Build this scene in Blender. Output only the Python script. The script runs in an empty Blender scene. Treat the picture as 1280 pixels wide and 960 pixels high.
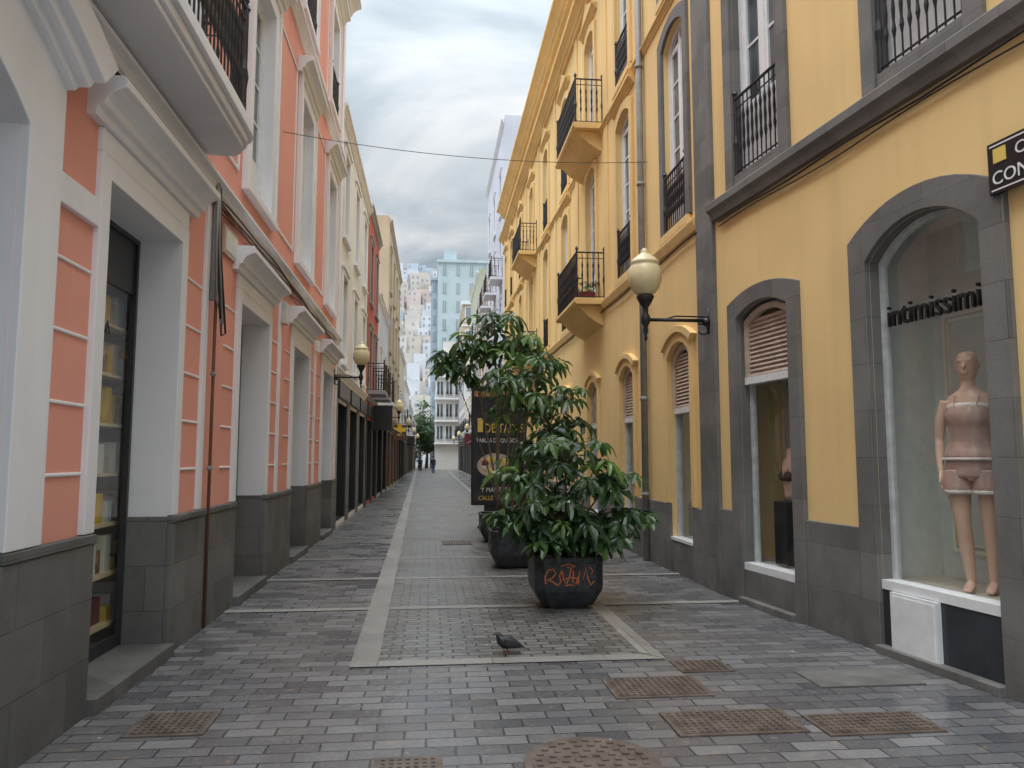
import bpy, bmesh, math, random
from mathutils import Vector, Matrix, noise
random.seed(7)
D=bpy.data; SC=bpy.context.scene
def link(o): SC.collection.objects.link(o); return o
def empty(name,loc=(0,0,0)):
    e=D.objects.new(name,None); e.location=loc; e.empty_display_size=.3; return link(e)

# ------------------------------------------------------------------ materials
class NT:
    def __init__(s,name):
        s.m=D.materials.new(name); s.m.use_nodes=True; s.t=s.m.node_tree
        s.b=s.t.nodes['Principled BSDF']; s.o=s.t.nodes['Material Output']
    def n(s,ty,**k):
        x=s.t.nodes.new(ty)
        for a,b in k.items(): setattr(x,a,b)
        return x
    def l(s,a,b): s.t.links.new(a,b)
    def pos(s):
        if not hasattr(s,'_p'): s._p=s.n('ShaderNodeNewGeometry').outputs['Position']
        return s._p
    def mapv(s,scale,src=None):
        m=s.n('ShaderNodeMapping'); m.inputs['Scale'].default_value=scale
        s.l(src or s.pos(),m.inputs['Vector']); return m.outputs[0]
    def noise(s,scale,detail=4,vec=None,rough=.55,dist=0):
        x=s.n('ShaderNodeTexNoise'); x.inputs['Scale'].default_value=scale; x.inputs['Detail'].default_value=detail
        x.inputs['Roughness'].default_value=rough; x.inputs['Distortion'].default_value=dist
        s.l(vec or s.pos(),x.inputs['Vector']); return x.outputs['Fac']
    def rng(s,src,a,b,c,d):
        x=s.n('ShaderNodeMapRange'); 
        for i,v in enumerate((a,b,c,d)): x.inputs[i+1].default_value=v
        s.l(src,x.inputs[0]); return x.outputs[0]
    def mix(s,f,a,b,mode='MIX'):
        x=s.n('ShaderNodeMix',data_type='RGBA',blend_type=mode)
        for inp,v in ((x.inputs[0],f),(x.inputs[6],a),(x.inputs[7],b)):
            if hasattr(v,'links'): s.l(v,inp)
            elif isinstance(v,(int,float)): inp.default_value=v
            else: inp.default_value=(*v[:3],1)
        return x.outputs[2]
    def math(s,op,a,b=0):
        x=s.n('ShaderNodeMath',operation=op)
        for i,v in enumerate((a,b)):
            if hasattr(v,'links'): s.l(v,x.inputs[i])
            else: x.inputs[i].default_value=v
        return x.outputs[0]
    def col(s,v):
        if hasattr(v,'links'): s.l(v,s.b.inputs['Base Color'])
        else: s.b.inputs['Base Color'].default_value=(*v[:3],1)
    def rough(s,v):
        if hasattr(v,'links'): s.l(v,s.b.inputs['Roughness'])
        else: s.b.inputs['Roughness'].default_value=v
    def bump(s,h,strength=.3,dist=.01):
        x=s.n('ShaderNodeBump'); x.inputs['Strength'].default_value=strength; x.inputs['Distance'].default_value=dist
        s.l(h,x.inputs['Height']); s.l(x.outputs[0],s.b.inputs['Normal'])
    def z(s):
        if not hasattr(s,'_z'):
            sp=s.n('ShaderNodeSeparateXYZ'); s.l(s.pos(),sp.inputs[0]); s._z=sp
        return s._z.outputs[2]
    def yz(s):
        s.z(); a=s.math('ADD',s._z.outputs[0],s._z.outputs[1])
        c=s.n('ShaderNodeCombineXYZ'); s.l(a,c.inputs[0]); s.l(s._z.outputs[2],c.inputs[1]); return c.outputs[0]
def sc(c,k): return tuple(min(x*k,.95) for x in c)
def stucco(name,c,dirt=.22,r=.85,near=True):
    m=NT(name)
    big=m.rng(m.noise(.55,3),.35,.7,0,1)
    col=m.mix(big,sc(c,1.03),sc(c,1-dirt*.5))
    if near:
        st=m.rng(m.noise(1,4,m.mapv((2.5,2.5,.22))),.52,.75,0,1)
        col=m.mix(m.math('MULTIPLY',st,dirt),col,sc(c,.5))
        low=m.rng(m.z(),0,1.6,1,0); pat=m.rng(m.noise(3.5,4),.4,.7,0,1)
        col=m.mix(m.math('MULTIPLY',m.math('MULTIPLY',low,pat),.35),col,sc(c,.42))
        m.bump(m.noise(16,2),.2,.008)
    m.col(col); m.rough(r); return m.m
def plain(name,c,r=.5,metal=0,var=.12,sca=8,spec=None):
    m=NT(name); f=m.noise(sca,2); m.col(m.mix(m.rng(f,.3,.7,0,1),sc(c,1+var),sc(c,1-var*1.5)))
    m.rough(r); m.b.inputs['Metallic'].default_value=metal
    if spec is not None: m.b.inputs['Specular IOR Level'].default_value=spec
    return m.m
def blocks(name,c,w=.6,h=.3,mort=.005,vary=.25,r=.75,spk=.3):
    m=NT(name); b=m.n('ShaderNodeTexBrick'); m.l(m.yz(),b.inputs['Vector'])
    b.inputs['Scale'].default_value=1; b.inputs['Brick Width'].default_value=w; b.inputs['Row Height'].default_value=h
    b.inputs['Mortar Size'].default_value=mort; b.inputs['Mortar Smooth'].default_value=.2
    b.inputs['Color1'].default_value=(*sc(c,1-vary),1); b.inputs['Color2'].default_value=(*sc(c,1+vary),1); b.inputs['Mortar'].default_value=(*sc(c,.6),1)
    n=m.rng(m.noise(60,2,rough=.7),.35,.7,0,1); n2=m.rng(m.noise(2.2,4),.4,.68,0,1)
    col=m.mix(m.math('MULTIPLY',n,spk),b.outputs['Color'],sc(c,.5)); col=m.mix(m.math('MULTIPLY',n2,.4),col,sc(c,1.7))
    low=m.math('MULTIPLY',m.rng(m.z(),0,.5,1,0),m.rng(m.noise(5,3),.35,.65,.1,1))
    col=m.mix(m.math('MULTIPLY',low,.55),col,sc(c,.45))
    m.col(col); m.rough(r); m.bump(m.math('SUBTRACT',m.math('MULTIPLY',n,.25),b.outputs['Fac']),.5,.006); return m.m
def paving(name,c,w,h,mort=.007,vary=.3,rlo=.28,rhi=.6,warm=(.21,.18,.15),bs=.5,c2=None):
    m=NT(name)
    wob=m.n('ShaderNodeTexNoise'); wob.inputs['Scale'].default_value=2.5; wob.inputs['Detail'].default_value=1; m.l(m.pos(),wob.inputs['Vector'])
    va=m.n('ShaderNodeVectorMath',operation='SCALE'); m.l(wob.outputs['Color'],va.inputs[0]); va.inputs['Scale'].default_value=.02
    vb=m.n('ShaderNodeVectorMath',operation='ADD'); m.l(m.pos(),vb.inputs[0]); m.l(va.outputs[0],vb.inputs[1])
    b=m.n('ShaderNodeTexBrick'); m.l(vb.outputs[0],b.inputs['Vector']); b.inputs['Scale'].default_value=1
    b.inputs['Brick Width'].default_value=w; b.inputs['Row Height'].default_value=h; b.inputs['Mortar Size'].default_value=mort
    b.inputs['Mortar Smooth'].default_value=.3; b.offset_frequency=2; b.offset=.43
    for k,v in (('Color1',(0,0,0,1)),('Color2',(1,1,1,1)),('Mortar',(.3,.3,.3,1))): b.inputs[k].default_value=v
    v=b.outputs['Color']; fac=b.outputs['Fac']
    grime=m.rng(m.noise(.8,5,rough=.65),.40,.62,0,1); fine=m.rng(m.noise(40,2,rough=.7),.3,.7,0,1)
    col=m.mix(v,sc(c,1-vary),sc(c2 or c,1+vary))
    col=m.mix(m.math('MULTIPLY',grime,.34),col,warm)
    dk=m.rng(m.noise(1.9,4,rough=.6),.50,.66,0,1); col=m.mix(m.math('MULTIPLY',dk,.4),col,sc(c,.5))
    col=m.mix(m.math('MULTIPLY',fine,.42),col,sc(c,.45))
    sp2=m.rng(m.noise(12,2,rough=.35),.66,.71,0,1)
    col=m.mix(m.math('MULTIPLY',sp2,.5),col,(.30,.22,.15))
    col=m.mix(fac,col,sc(c,.30))
    m.col(col)
    rr=m.math('ADD',m.math('MULTIPLY',grime,.5),m.math('MULTIPLY',v,.5)); m.rough(m.rng(rr,0,1,rlo,rhi))
    hh=m.math('SUBTRACT',m.math('ADD',m.math('MULTIPLY',v,.5),m.math('MULTIPLY',m.noise(12,2),1.1)),fac)
    m.bump(hh,bs,.008); return m.m
def glass(name,tint=(.95,.98,.97),base=.06,k=.85):
    # Schlick reflectance, identical from both sides of the pane
    m=NT(name); t=m.t; t.nodes.remove(m.b)
    tr=m.n('ShaderNodeBsdfTransparent'); tr.inputs[0].default_value=(*tint,1)
    gl=m.n('ShaderNodeBsdfGlossy'); gl.inputs['Roughness'].default_value=.01; gl.inputs[0].default_value=(.95,.97,1,1)
    lw=m.n('ShaderNodeLayerWeight'); lw.inputs[0].default_value=.5
    f=m.math('MINIMUM',m.math('ADD',m.math('MULTIPLY',m.math('POWER',lw.outputs['Facing'],4.0),k),base),1)
    mx=m.n('ShaderNodeMixShader'); m.l(f,mx.inputs[0]); m.l(tr.outputs[0],mx.inputs[1]); m.l(gl.outputs[0],mx.inputs[2]); m.l(mx.outputs[0],m.o.inputs[0])
    return m.m
def darkglass(name,c=(.035,.045,.05),r=.04):
    m=NT(name); m.col(m.mix(m.rng(m.noise(.9,2),.4,.6,0,1),c,sc(c,3))); m.rough(r); m.b.inputs['Specular IOR Level'].default_value=.9
    return m.m
M={}
M['yellow']=stucco('yellow_stucco',(.88,.625,.28),.16)
M['yellow2']=stucco('yellow_trim',(.86,.60,.26),.22)
M['pink']=stucco('pink_stucco',(.82,.365,.28),.18)
M['white']=stucco('white_trim_paint',(.85,.855,.88),.16,.6)
for nm,c,d in (('whitewall',(.76,.755,.73),.25),('cream',(.70,.62,.48),.3),('red',(.46,.11,.07),.3),('tan',(.60,.48,.33),.45),('lilac',(.64,.66,.74),.25),('blue',(.50,.61,.66),.15),('green',(.46,.49,.36),.3),('salmon',(.66,.46,.36),.3),('grey',(.36,.37,.39),.3),('orange',(.62,.40,.20),.3)):
    M[nm]=stucco(nm+'_stucco',c,d,near=False)
for nm,c in (('pw',(.60,.63,.67)),('pb',(.46,.54,.61)),('pc',(.60,.57,.53)),('pt',(.54,.49,.43)),('ps',(.58,.50,.47)),('hwin',(.30,.34,.38)),('hill',(.27,.27,.25))):
    M[nm]=plain('hillside_'+nm,c,.9,0,.1,.1)  # distance haze is painted into these pale, muted far colours
M['brown']=plain('brown_timber',(.16,.085,.045),.5)
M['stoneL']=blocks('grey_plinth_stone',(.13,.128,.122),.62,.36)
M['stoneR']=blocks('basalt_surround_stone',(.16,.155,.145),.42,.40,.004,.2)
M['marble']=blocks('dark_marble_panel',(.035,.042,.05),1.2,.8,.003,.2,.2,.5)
M['black']=plain('black_iron',(.018,.018,.02),.42)
M['dark']=plain('dark_interior',(.05,.047,.043),.8)
M['frame']=plain('dark_metal_frame',(.03,.032,.036),.35)
M['alu']=plain('pale_metal_frame',(.58,.59,.58),.4)
M['paint']=plain('white_gloss_paint',(.82,.83,.83),.35,0,.05)
M['louvre']=plain('louvre_slats',(.58,.46,.37),.5)
M['shelf']=plain('pale_oak_shelf',(.78,.62,.38),.5)
M['taupe']=plain('taupe_shutter',(.40,.30,.24),.55)
M['glass']=glass('shop_glass')
M['dglass']=darkglass('window_glass')
M['disp']=plain('display_panel',(.72,.74,.69),.6,0,.04)
M['dispw']=plain('display_moulding',(.88,.85,.72),.5,0,.04)
M['dispf']=plain('display_floor',(.62,.52,.42),.5)
M['pipe']=plain('grey_drainpipe',(.27,.27,.26),.5)
M['cable']=plain('black_cable',(.03,.028,.026),.6)
M['cableb']=plain('brown_cable',(.16,.07,.04),.7)
M['lamp']=plain('cream_lamp_glass',(.80,.70,.42),.25,0,.04)
M['planter']=plain('planter_painted_concrete',(.036,.040,.045),.45,0,.4,12)
M['soil']=plain('soil',(.04,.028,.02),.95)
M['graf']=plain('graffiti_paint',(.72,.20,.07),.5)
M['bark']=plain('plant_stem',(.15,.12,.08),.8)
M['gold']=plain('yellow_lettering',(.80,.58,.14),.5,0,.03)
M['wtext']=plain('white_lettering',(.8,.8,.78),.5,0,.03)
M['btext']=plain('black_lettering',(.012,.012,.014),.35,0,.03)
M['poster']=plain('poster_print',(.04,.037,.045),.3,0,.4,2.5)
M['mann']=plain('mannequin_skin_finish',(.76,.50,.38),.32,0,.03)
M['satin']=plain('mauve_satin',(.56,.38,.32),.28,0,.14,9)
M['lace']=plain('ivory_lace',(.80,.70,.64),.7)
M['bcloth']=plain('black_cloth',(.015,.015,.017),.7)
M['bluecloth']=plain('denim_cloth',(.05,.08,.16),.8)
M['skin']=plain('skin',(.45,.25,.17),.5)
M['goods']=plain('shelf_goods',(.45,.22,.10),.6,0,.5,10)
M['yel']=plain('yellow_sign_face',(.85,.55,.05),.5)
M['awnr']=plain('maroon_awning',(.18,.03,.035),.8)
M['awng']=plain('grey_awning',(.16,.17,.18),.8)
M['pig']=plain('pigeon_dark_feathers',(.028,.029,.034),.6,0,.3,40)
M['pign']=plain('pigeon_neck_sheen',(.028,.045,.042),.35,.3,.3,40)
M['pigl']=plain('pigeon_leg',(.35,.10,.08),.6)
M['litter']=plain('paper_litter',(.75,.74,.70),.8)
M['ground']=paving('slab_paving',(.150,.154,.170),.29,.135,.007,.40,.18,.44,c2=(.178,.176,.182))
M['cobble']=paving('centre_cobbles',(.185,.18,.174),.21,.10,.009,.40,.24,.48,bs=.8)
M['strip']=paving('pale_stone_band',(.32,.308,.285),.9,.9,.004,.14,.35,.6,(.20,.178,.15),bs=.25)
M['earth']=plain('ground_earth',(.16,.15,.14),.9,0,.2,.2)
def leafmat(name,c1,c2):
    m=NT(name); f=m.rng(m.noise(5,1),.35,.65,0,1); m.col(m.mix(f,c1,c2)); m.rough(.3)
    t=m.n('ShaderNodeBsdfTranslucent'); t.inputs[0].default_value=(*sc(c2,1.8),1)
    mx=m.n('ShaderNodeMixShader'); mx.inputs[0].default_value=.25
    m.l(m.b.outputs[0],mx.inputs[1]); m.l(t.outputs[0],mx.inputs[2]); m.l(mx.outputs[0],m.o.inputs[0]); return m.m
M['leafd']=leafmat('glossy_leaf_dark',(.020,.050,.020),(.036,.08,.026))
M['leafm']=leafmat('glossy_leaf_mid',(.045,.105,.028),(.07,.145,.036))
M['leafl']=leafmat('glossy_leaf_young',(.11,.21,.045),(.17,.27,.065))
def manholemat():
    m=NT('rusty_cast_iron'); n=m.noise(9,4)
    m.col(m.mix(m.rng(n,.3,.7,0,1),(.085,.065,.053),(.18,.14,.115))); m.rough(.5)
    m.b.inputs['Metallic'].default_value=.2; m.bump(m.noise(60,2),.4,.004); return m.m
M['manhole']=manholemat()

# ------------------------------------------------------------------ mesh builder
class MB:
    def __init__(s): s.v=[]; s.f=[]; s.fm=[]; s.ms=[]
    def mi(s,m):
        if m not in s.ms: s.ms.append(m)
        return s.ms.index(m)
    def add(s,pts,faces,m):
        o=len(s.v); s.v+= [tuple(p) for p in pts]; k=s.mi(m)
        for f in faces: s.f.append([i+o for i in f]); s.fm.append(k)
    def quad(s,a,b,c,d,m): s.add([a,b,c,d],[(0,1,2,3)],m)
    def hexa(s,p,m): s.add(p,[(0,3,2,1),(4,5,6,7),(0,1,5,4),(1,2,6,5),(2,3,7,6),(3,0,4,7)],m)
    def build(s,name,parent=None,smooth=False,bevel=0):
        if not s.v: return None
        me=D.meshes.new(name); me.from_pydata(s.v,[],s.f)
        for m in s.ms: me.materials.append(M[m])
        me.polygons.foreach_set('material_index',s.fm)
        if smooth: me.polygons.foreach_set('use_smooth',[True]*len(me.polygons))
        bm=bmesh.new(); bm.from_mesh(me); bmesh.ops.recalc_face_normals(bm,faces=bm.faces); bm.to_mesh(me); bm.free()
        me.update(); o=link(D.objects.new(name,me))
        if parent:
            o.parent=parent; o.matrix_parent_inverse=Matrix.Translation(-Vector(parent.location))
        if bevel:
            b=o.modifiers.new('Bevel','BEVEL'); b.width=bevel; b.segments=2; b.limit_method='ANGLE'; b.angle_limit=math.radians(50)
        return o
    def wbox(s,x0,x1,y0,y1,z0,z1,m):
        s.hexa([(x0,y0,z0),(x1,y0,z0),(x1,y1,z0),(x0,y1,z0),(x0,y0,z1),(x1,y0,z1),(x1,y1,z1),(x0,y1,z1)],m)
    def lathe(s,c,prof,m,n=16,caps=True):
        pts=[];k=len(prof)
        for r,z in prof:
            for i in range(n):
                a=2*math.pi*i/n; pts.append((c[0]+r*math.cos(a),c[1]+r*math.sin(a),c[2]+z))
        fs=[(j*n+i,j*n+(i+1)%n,(j+1)*n+(i+1)%n,(j+1)*n+i) for j in range(k-1) for i in range(n)]
        if caps: fs+= [tuple(range(n)),tuple(range((k-1)*n,k*n))]
        s.add(pts,fs,m)
    def tube(s,path,rad,m,n=8,caps=True,flat=1.0,ref=None):
        P=[Vector(p) for p in path]; k=len(P); R=rad if isinstance(rad,(list,tuple)) else [rad]*k
        pts=[]; prev=None
        for j in range(k):
            t=(P[min(j+1,k-1)]-P[max(j-1,0)]).normalized()
            if prev is None:
                r0=Vector(ref) if ref else (Vector((0,0,1)) if abs(t.z)<.9 else Vector((1,0,0)))
                a=(r0-t*r0.dot(t)).normalized()
            else: a=(prev-t*prev.dot(t)).normalized()
            prev=a; b=t.cross(a)
            rr=R[j] if isinstance(R[j],(tuple,list)) else (R[j],R[j]*flat)
            for i in range(n):
                q=2*math.pi*i/n; pts.append(P[j]+a*math.cos(q)*rr[0]+b*math.sin(q)*rr[1])
        fs=[(j*n+i,j*n+(i+1)%n,(j+1)*n+(i+1)%n,(j+1)*n+i) for j in range(k-1) for i in range(n)]
        if caps: fs+=[tuple(range(n)),tuple(range((k-1)*n,k*n))]
        s.add(pts,fs,m)
class Fr:
    def __init__(s,fx,n): s.fx=fx; s.n=n
    def __call__(s,u,z,d=0): return (s.fx(u)+s.n[0]*d,u+s.n[1]*d,z)
LF=Fr(lambda u:-2.15,(1,0)); RF=Fr(lambda u:3.44,(-1,0)); NF=Fr(lambda u:3.44+.115*(8.9-u),(-.9934,-.1143))
def box(mb,fr,u0,u1,z0,z1,d0,d1,m):
    mb.hexa([fr(u0,z0,d0),fr(u1,z0,d0),fr(u1,z0,d1),fr(u0,z0,d1),fr(u0,z1,d0),fr(u1,z1,d0),fr(u1,z1,d1),fr(u0,z1,d1)],m)
def mould(mb,fr,u0,u1,prof,m):
    n=len(prof); pts=[fr(u0,z,d) for z,d in prof]+[fr(u1,z,d) for z,d in prof]
    fs=[(i,(i+1)%n,n+(i+1)%n,n+i) for i in range(n)]+[tuple(range(n)),tuple(range(n,2*n))]
    mb.add(pts,fs,m)
def cornice(z,h,p,b=-.02):
    return [(z,b),(z,p*.25),(z+h*.22,p*.3),(z+h*.26,p*.45),(z+h*.42,p*.5),(z+h*.55,p*.62),(z+h*.66,p*.84),(z+h*.70,p),(z+h*.9,p),(z+h,p*.9),(z+h,b)]
def outl(o,off=0,bot=0):
    u0=o['u0']-off;u1=o['u1']+off;z0=o['z0']-bot;z1=o['z1']+off;r=o.get('rise',0)
    if r<=0: return [(u0,z0),(u0,z1),(u1,z1),(u1,z0)]
    w=(u1-u0)/2; R=(w*w+r*r)/(2*r); a=math.asin(min(1,w/R)); 
    c=(u0+u1)/2; n=12
    arc=[(c+R*math.sin(-a+2*a*i/n),z1-R+R*math.cos(-a+2*a*i/n)) for i in range(n+1)]
    return [(u0,z0)]+arc+[(u1,z0)]
def ring(mb,fr,o,o0,o1,d0,d1,m,bot=0,archonly=False):
    A=outl(o,o0,bot);B=outl(o,o1,bot)
    if archonly: A=A[1:-1];B=B[1:-1]
    n=len(A); pts=[fr(*p,d1) for p in A]+[fr(*p,d1) for p in B]+[fr(*p,d0) for p in A]+[fr(*p,d0) for p in B]
    fs=[]
    for i in range(n-1):
        fs+=[(i,i+1,n+i+1,n+i),(2*n+i,2*n+i+1,i+1,i),(n+i,n+i+1,3*n+i+1,3*n+i),(2*n+i,3*n+i,3*n+i+1,2*n+i+1)]
    fs+=[(0,n,3*n,2*n),(n-1,2*n-1,4*n-1,3*n-1)]
    mb.add(pts,fs,m)
def pane(mb,fr,o,d,m,off=0):
    A=outl(o,off); mb.add([fr(*p,d) for p in A],[tuple(range(len(A)))],m)
def facade(mb,fr,u0,u1,z0,z1,ops,m):
    us=sorted({u0,u1,*[o[k] for o in ops for k in ('u0','u1')]}); zs=sorted({z0,z1,*[o[k] for o in ops for k in ('z0','z1')]})
    for a,b in zip(us,us[1:]):
        for c,d in zip(zs,zs[1:]):
            mu,mz=(a+b)/2,(c+d)/2
            if any(o['u0']<mu<o['u1'] and o['z0']<mz<o['z1'] for o in ops): continue
            mb.quad(fr(a,c),fr(b,c),fr(b,d),fr(a,d),m)
    for o in ops:
        if o.get('rise',0)>0:
            A=outl(o)[1:-1]
            for p,q in zip(A,A[1:]): mb.quad(fr(*p),fr(*q),fr(q[0],o['z1']),fr(p[0],o['z1']),m)
        A=outl(o); dp=o.get('dep',.25)
        for p,q in zip(A,A[1:]): mb.quad(fr(*p,0),fr(*q,0),fr(*q,-dp),fr(*p,-dp),o.get('rev',m))
        p,q=A[0],A[-1]; mb.quad(fr(*p,0),fr(*q,0),fr(*q,-dp),fr(*p,-dp),o.get('sillm',o.get('rev',m)))
def sub(o,**k): r=dict(o); r.update(k); return r
def french(mb,gb,fr,o,m='paint',rows=4,low=.22,fw=.07,leaf=.055):
    d=-o.get('dep',.25)
    ring(mb,fr,o,0,-fw,d-.02,d+.05,m); box(mb,fr,o['u0']+fw,o['u1']-fw,o['z0'],o['z0']+fw,d-.02,d+.05,m)
    u0,u1=o['u0']+fw,o['u1']-fw; c=(u0+u1)/2; z0=o['z0']+fw; z1=o['z1']-fw-o.get('rise',0)
    box(mb,fr,c-.04,c+.04,z0,o['z1']-fw*1.2,d-.015,d+.035,m)
    zl=z0+(z1-z0)*low
    box(mb,fr,u0,c-.04,z0,zl,d-.01,d+.02,m); box(mb,fr,c+.04,u1,z0,zl,d-.01,d+.02,m)
    for a,b in ((u0,c-.04),(c+.04,u1)):
        box(mb,fr,a,a+leaf,zl,z1,d-.008,d+.025,m); box(mb,fr,b-leaf,b,zl,z1,d-.008,d+.025,m)
        box(mb,fr,a,b,z1-.05,z1+.03,d-.006,d+.03,m)
        for i in range(1,rows): z=zl+(z1-zl)*i/rows; box(mb,fr,a+leaf,b-leaf,z-.015,z+.015,d-.004,d+.015,m)
    pane(gb,fr,o,d,'dglass',-.01)
def baluster(mb,p,h,m='black',r=.011):
    mb.lathe(p,[(r*.8,0),(r*.8,h*.22),(r*1.9,h*.3),(r*1.1,h*.38),(r*1.7,h*.5),(r*1.1,h*.62),(r*1.9,h*.7),(r*.8,h*.78),(r*.8,h)],m,6,False)
def railrun(mb,fr,pts,z0,h,sp=.11):
    for (ua,da),(ub,db) in zip(pts,pts[1:]):
        a=Vector(fr(ua,0,da));b=Vector(fr(ub,0,db)); L=(b-a).length; n=max(2,int(L/sp))
        for i in range(n+1):
            q=a.lerp(b,i/n); baluster(mb,(q.x,q.y,z0),h)
        for z,t in ((z0+.03,.012),(z0+h-.02,.02),(z0+h-.14,.01)):
            mb.tube([(a.x,a.y,z),(b.x,b.y,z)],[(t*.8,t)]*2,'black',6)
    for u,d in pts:
        q=fr(u,0,d); mb.lathe((q[0],q[1],z0),[(.022,0),(.022,h*.3),(.035,h*.4),(.02,h*.5),(.02,h+.02),(.035,h+.05),(.02,h+.09),(.003,h+.11)],'black',8)
def louvre(mb,fr,u0,u1,z0,z1,d,m='louvre'):
    box(mb,fr,u0,u1,z0,z1,d-.05,d-.02,m); z=z0+.01
    while z<z1-.04:
        mb.hexa([fr(u0+.03,z,d),fr(u1-.03,z,d),fr(u1-.03,z+.008,d+.004),fr(u0+.03,z+.008,d+.004),fr(u0+.03,z+.035,d-.025),fr(u1-.03,z+.035,d-.025),fr(u1-.03,z+.043,d-.02),fr(u0+.03,z+.043,d-.02)],m); z+=.05
    box(mb,fr,u0,u0+.03,z0,z1,d-.02,d+.012,m);box(mb,fr,u1-.03,u1,z0,z1,d-.02,d+.012,m)
def textobj(name,body,size,origin,ux,m,parent,ext=.006,uy=(0,0,1),align='LEFT',wx=1.0):
    cu=D.curves.new(name,'FONT'); cu.body=body; cu.size=size; cu.extrude=ext; cu.align_x=align; cu.resolution_u=3
    to=D.objects.new(name+'_tmp',cu); link(to); dg=bpy.context.evaluated_depsgraph_get(); dg.update()
    me=D.meshes.new_from_object(to.evaluated_get(dg)); D.objects.remove(to)
    X=Vector(ux).normalized();Y=Vector(uy);Z=X.cross(Y)
    mat=Matrix(((X.x*wx,Y.x,Z.x,origin[0]),(X.y*wx,Y.y,Z.y,origin[1]),(X.z*wx,Y.z,Z.z,origin[2]),(0,0,0,1)))
    me.transform(mat); me.materials.clear(); me.materials.append(M[m]); o=link(D.objects.new(name,me))
    if parent: o.parent=parent; o.matrix_parent_inverse=Matrix.Translation(-Vector(parent.location))
    return o
def display(mb,fr,o,dep=1.0,wall='disp',floor='dispf',ztop=None,ex=.35):
    g=-o.get('dep',.25)-.03; u0,u1,z0,z1=o['u0']-ex,o['u1']+ex,o['z0'],(ztop or o['z1']+.2); b=g-dep
    mb.quad(fr(u0,z0,b),fr(u1,z0,b),fr(u1,z1,b),fr(u0,z1,b),wall)
    mb.quad(fr(u0,z0,g),fr(u0,z0,b),fr(u0,z1,b),fr(u0,z1,g),wall); mb.quad(fr(u1,z0,g),fr(u1,z0,b),fr(u1,z1,b),fr(u1,z1,g),wall)
    mb.quad(fr(u0,z0,g),fr(u1,z0,g),fr(u1,z0,b),fr(u0,z0,b),floor); mb.quad(fr(u0,z1,g),fr(u1,z1,g),fr(u1,z1,b),fr(u0,z1,b),wall)
class House:
    def __init__(s,name,loc): s.name=name; s.e=empty(name,loc); s.p={}
    def __getitem__(s,k): return s.p.setdefault(k,MB())
    def done(s,bev=('trim','stone')):
        for k,mb in s.p.items(): mb.build(k,s.e,smooth=(k in('smooth','cables')),bevel=.007 if k in bev else 0)
def shell(mb,fr,u0,u1,h,m,dep=8,roof='grey'):
    mb.quad(fr(u0,0,0),fr(u0,0,-dep),fr(u0,h,-dep),fr(u0,h,0),m); mb.quad(fr(u1,0,0),fr(u1,0,-dep),fr(u1,h,-dep),fr(u1,h,0),m)
    mb.quad(fr(u0,0,-dep),fr(u1,0,-dep),fr(u1,h,-dep),fr(u0,h,-dep),m); mb.quad(fr(u0,h-.3,0),fr(u1,h-.3,0),fr(u1,h-.3,-dep),fr(u0,h-.3,-dep),roof)
    box(mb,fr,u0+.003,u1-.003,h-.35,h+.002,-.25,-.003,m)

# ================================================================== PINK TOWNHOUSE (left)
H=House('pink_townhouse',(-2.15,9,0)); w=H['walls']; t=H['trim']; s=H['stone']; g=H['glazing']; ir=H['ironwork']; fm=H['joinery']
U0,U1,HT=0.5,17.8,12.7
ops=[]
arch=dict(u0=2.0,u1=4.12,z0=.12,z1=3.72,rise=.38,dep=.35,rev='white',sillm='stoneL'); ops.append(arch)
door=dict(u0=5.18,u1=6.66,z0=.10,z1=3.42,dep=.36,rev='white',sillm='stoneL')
gd=[door]
for c in (9.5,12.85,16.15): gd.append(dict(u0=c-.75,u1=c+.75,z0=.10,z1=3.32,dep=.34,rev='white',sillm='stoneL'))
ops+=gd
up=[]
for c in (2.9,5.95,9.5,12.85,16.15):
    up.append(dict(u0=c-.55,u1=c+.55,z0=4.72,z1=7.45,dep=.14,rev='white')); up.append(dict(u0=c-.5,u1=c+.5,z0=8.95,z1=11.1,dep=.14,rev='white'))
facade(w,LF,U0,U1,0,HT,ops+up,'pink'); shell(w,LF,U0,U1,HT,'pink')
edges=[U0]+[x for o in [arch]+gd for x in (o['u0'],o['u1'])]+[U1]
for a,b in zip(edges[::2],edges[1::2]):
    box(s,LF,a,b,0,1.06,-.02,.045,'stoneL'); box(s,LF,a,b,1.063,1.12,-.02,.055,'stoneL')
for o in [arch]+gd:
    box(s,LF,o['u0']-.002,o['u0']+.022,.1,1.118,-.34,.0,'stoneL'); box(s,LF,o['u1']-.022,o['u1']+.002,.1,1.118,-.34,.0,'stoneL')
    box(s,LF,o['u0']+.003,o['u1']-.003,0,.104,-.4,.10,'stoneL')
o=arch
ring(t,LF,sub(o,z0=1.125),.002,.37,-.01,.05,'white'); ring(t,LF,o,.36,.62,-.01,.10,'white',archonly=True); ring(t,LF,o,.46,.64,.0,.22,'white',archonly=True); ring(t,LF,o,.40,.47,.0,.16,'white',archonly=True)
ring(fm,LF,o,-.0,-.09,-.40,-.30,'frame'); box(fm,LF,2.05,4.05,2.95,3.5,-.34,-.22,'btext')
pane(g,LF,o,-.35,'glass'); display(H['shop_interior'],LF,o,2.0,'dark','dark')
textobj('shop_lettering','OPTICA',.34,(-2.15-.215,2.55,3.08),(0,1,0),'wtext',H.e,.01)
si=H['shop_interior']
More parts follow.
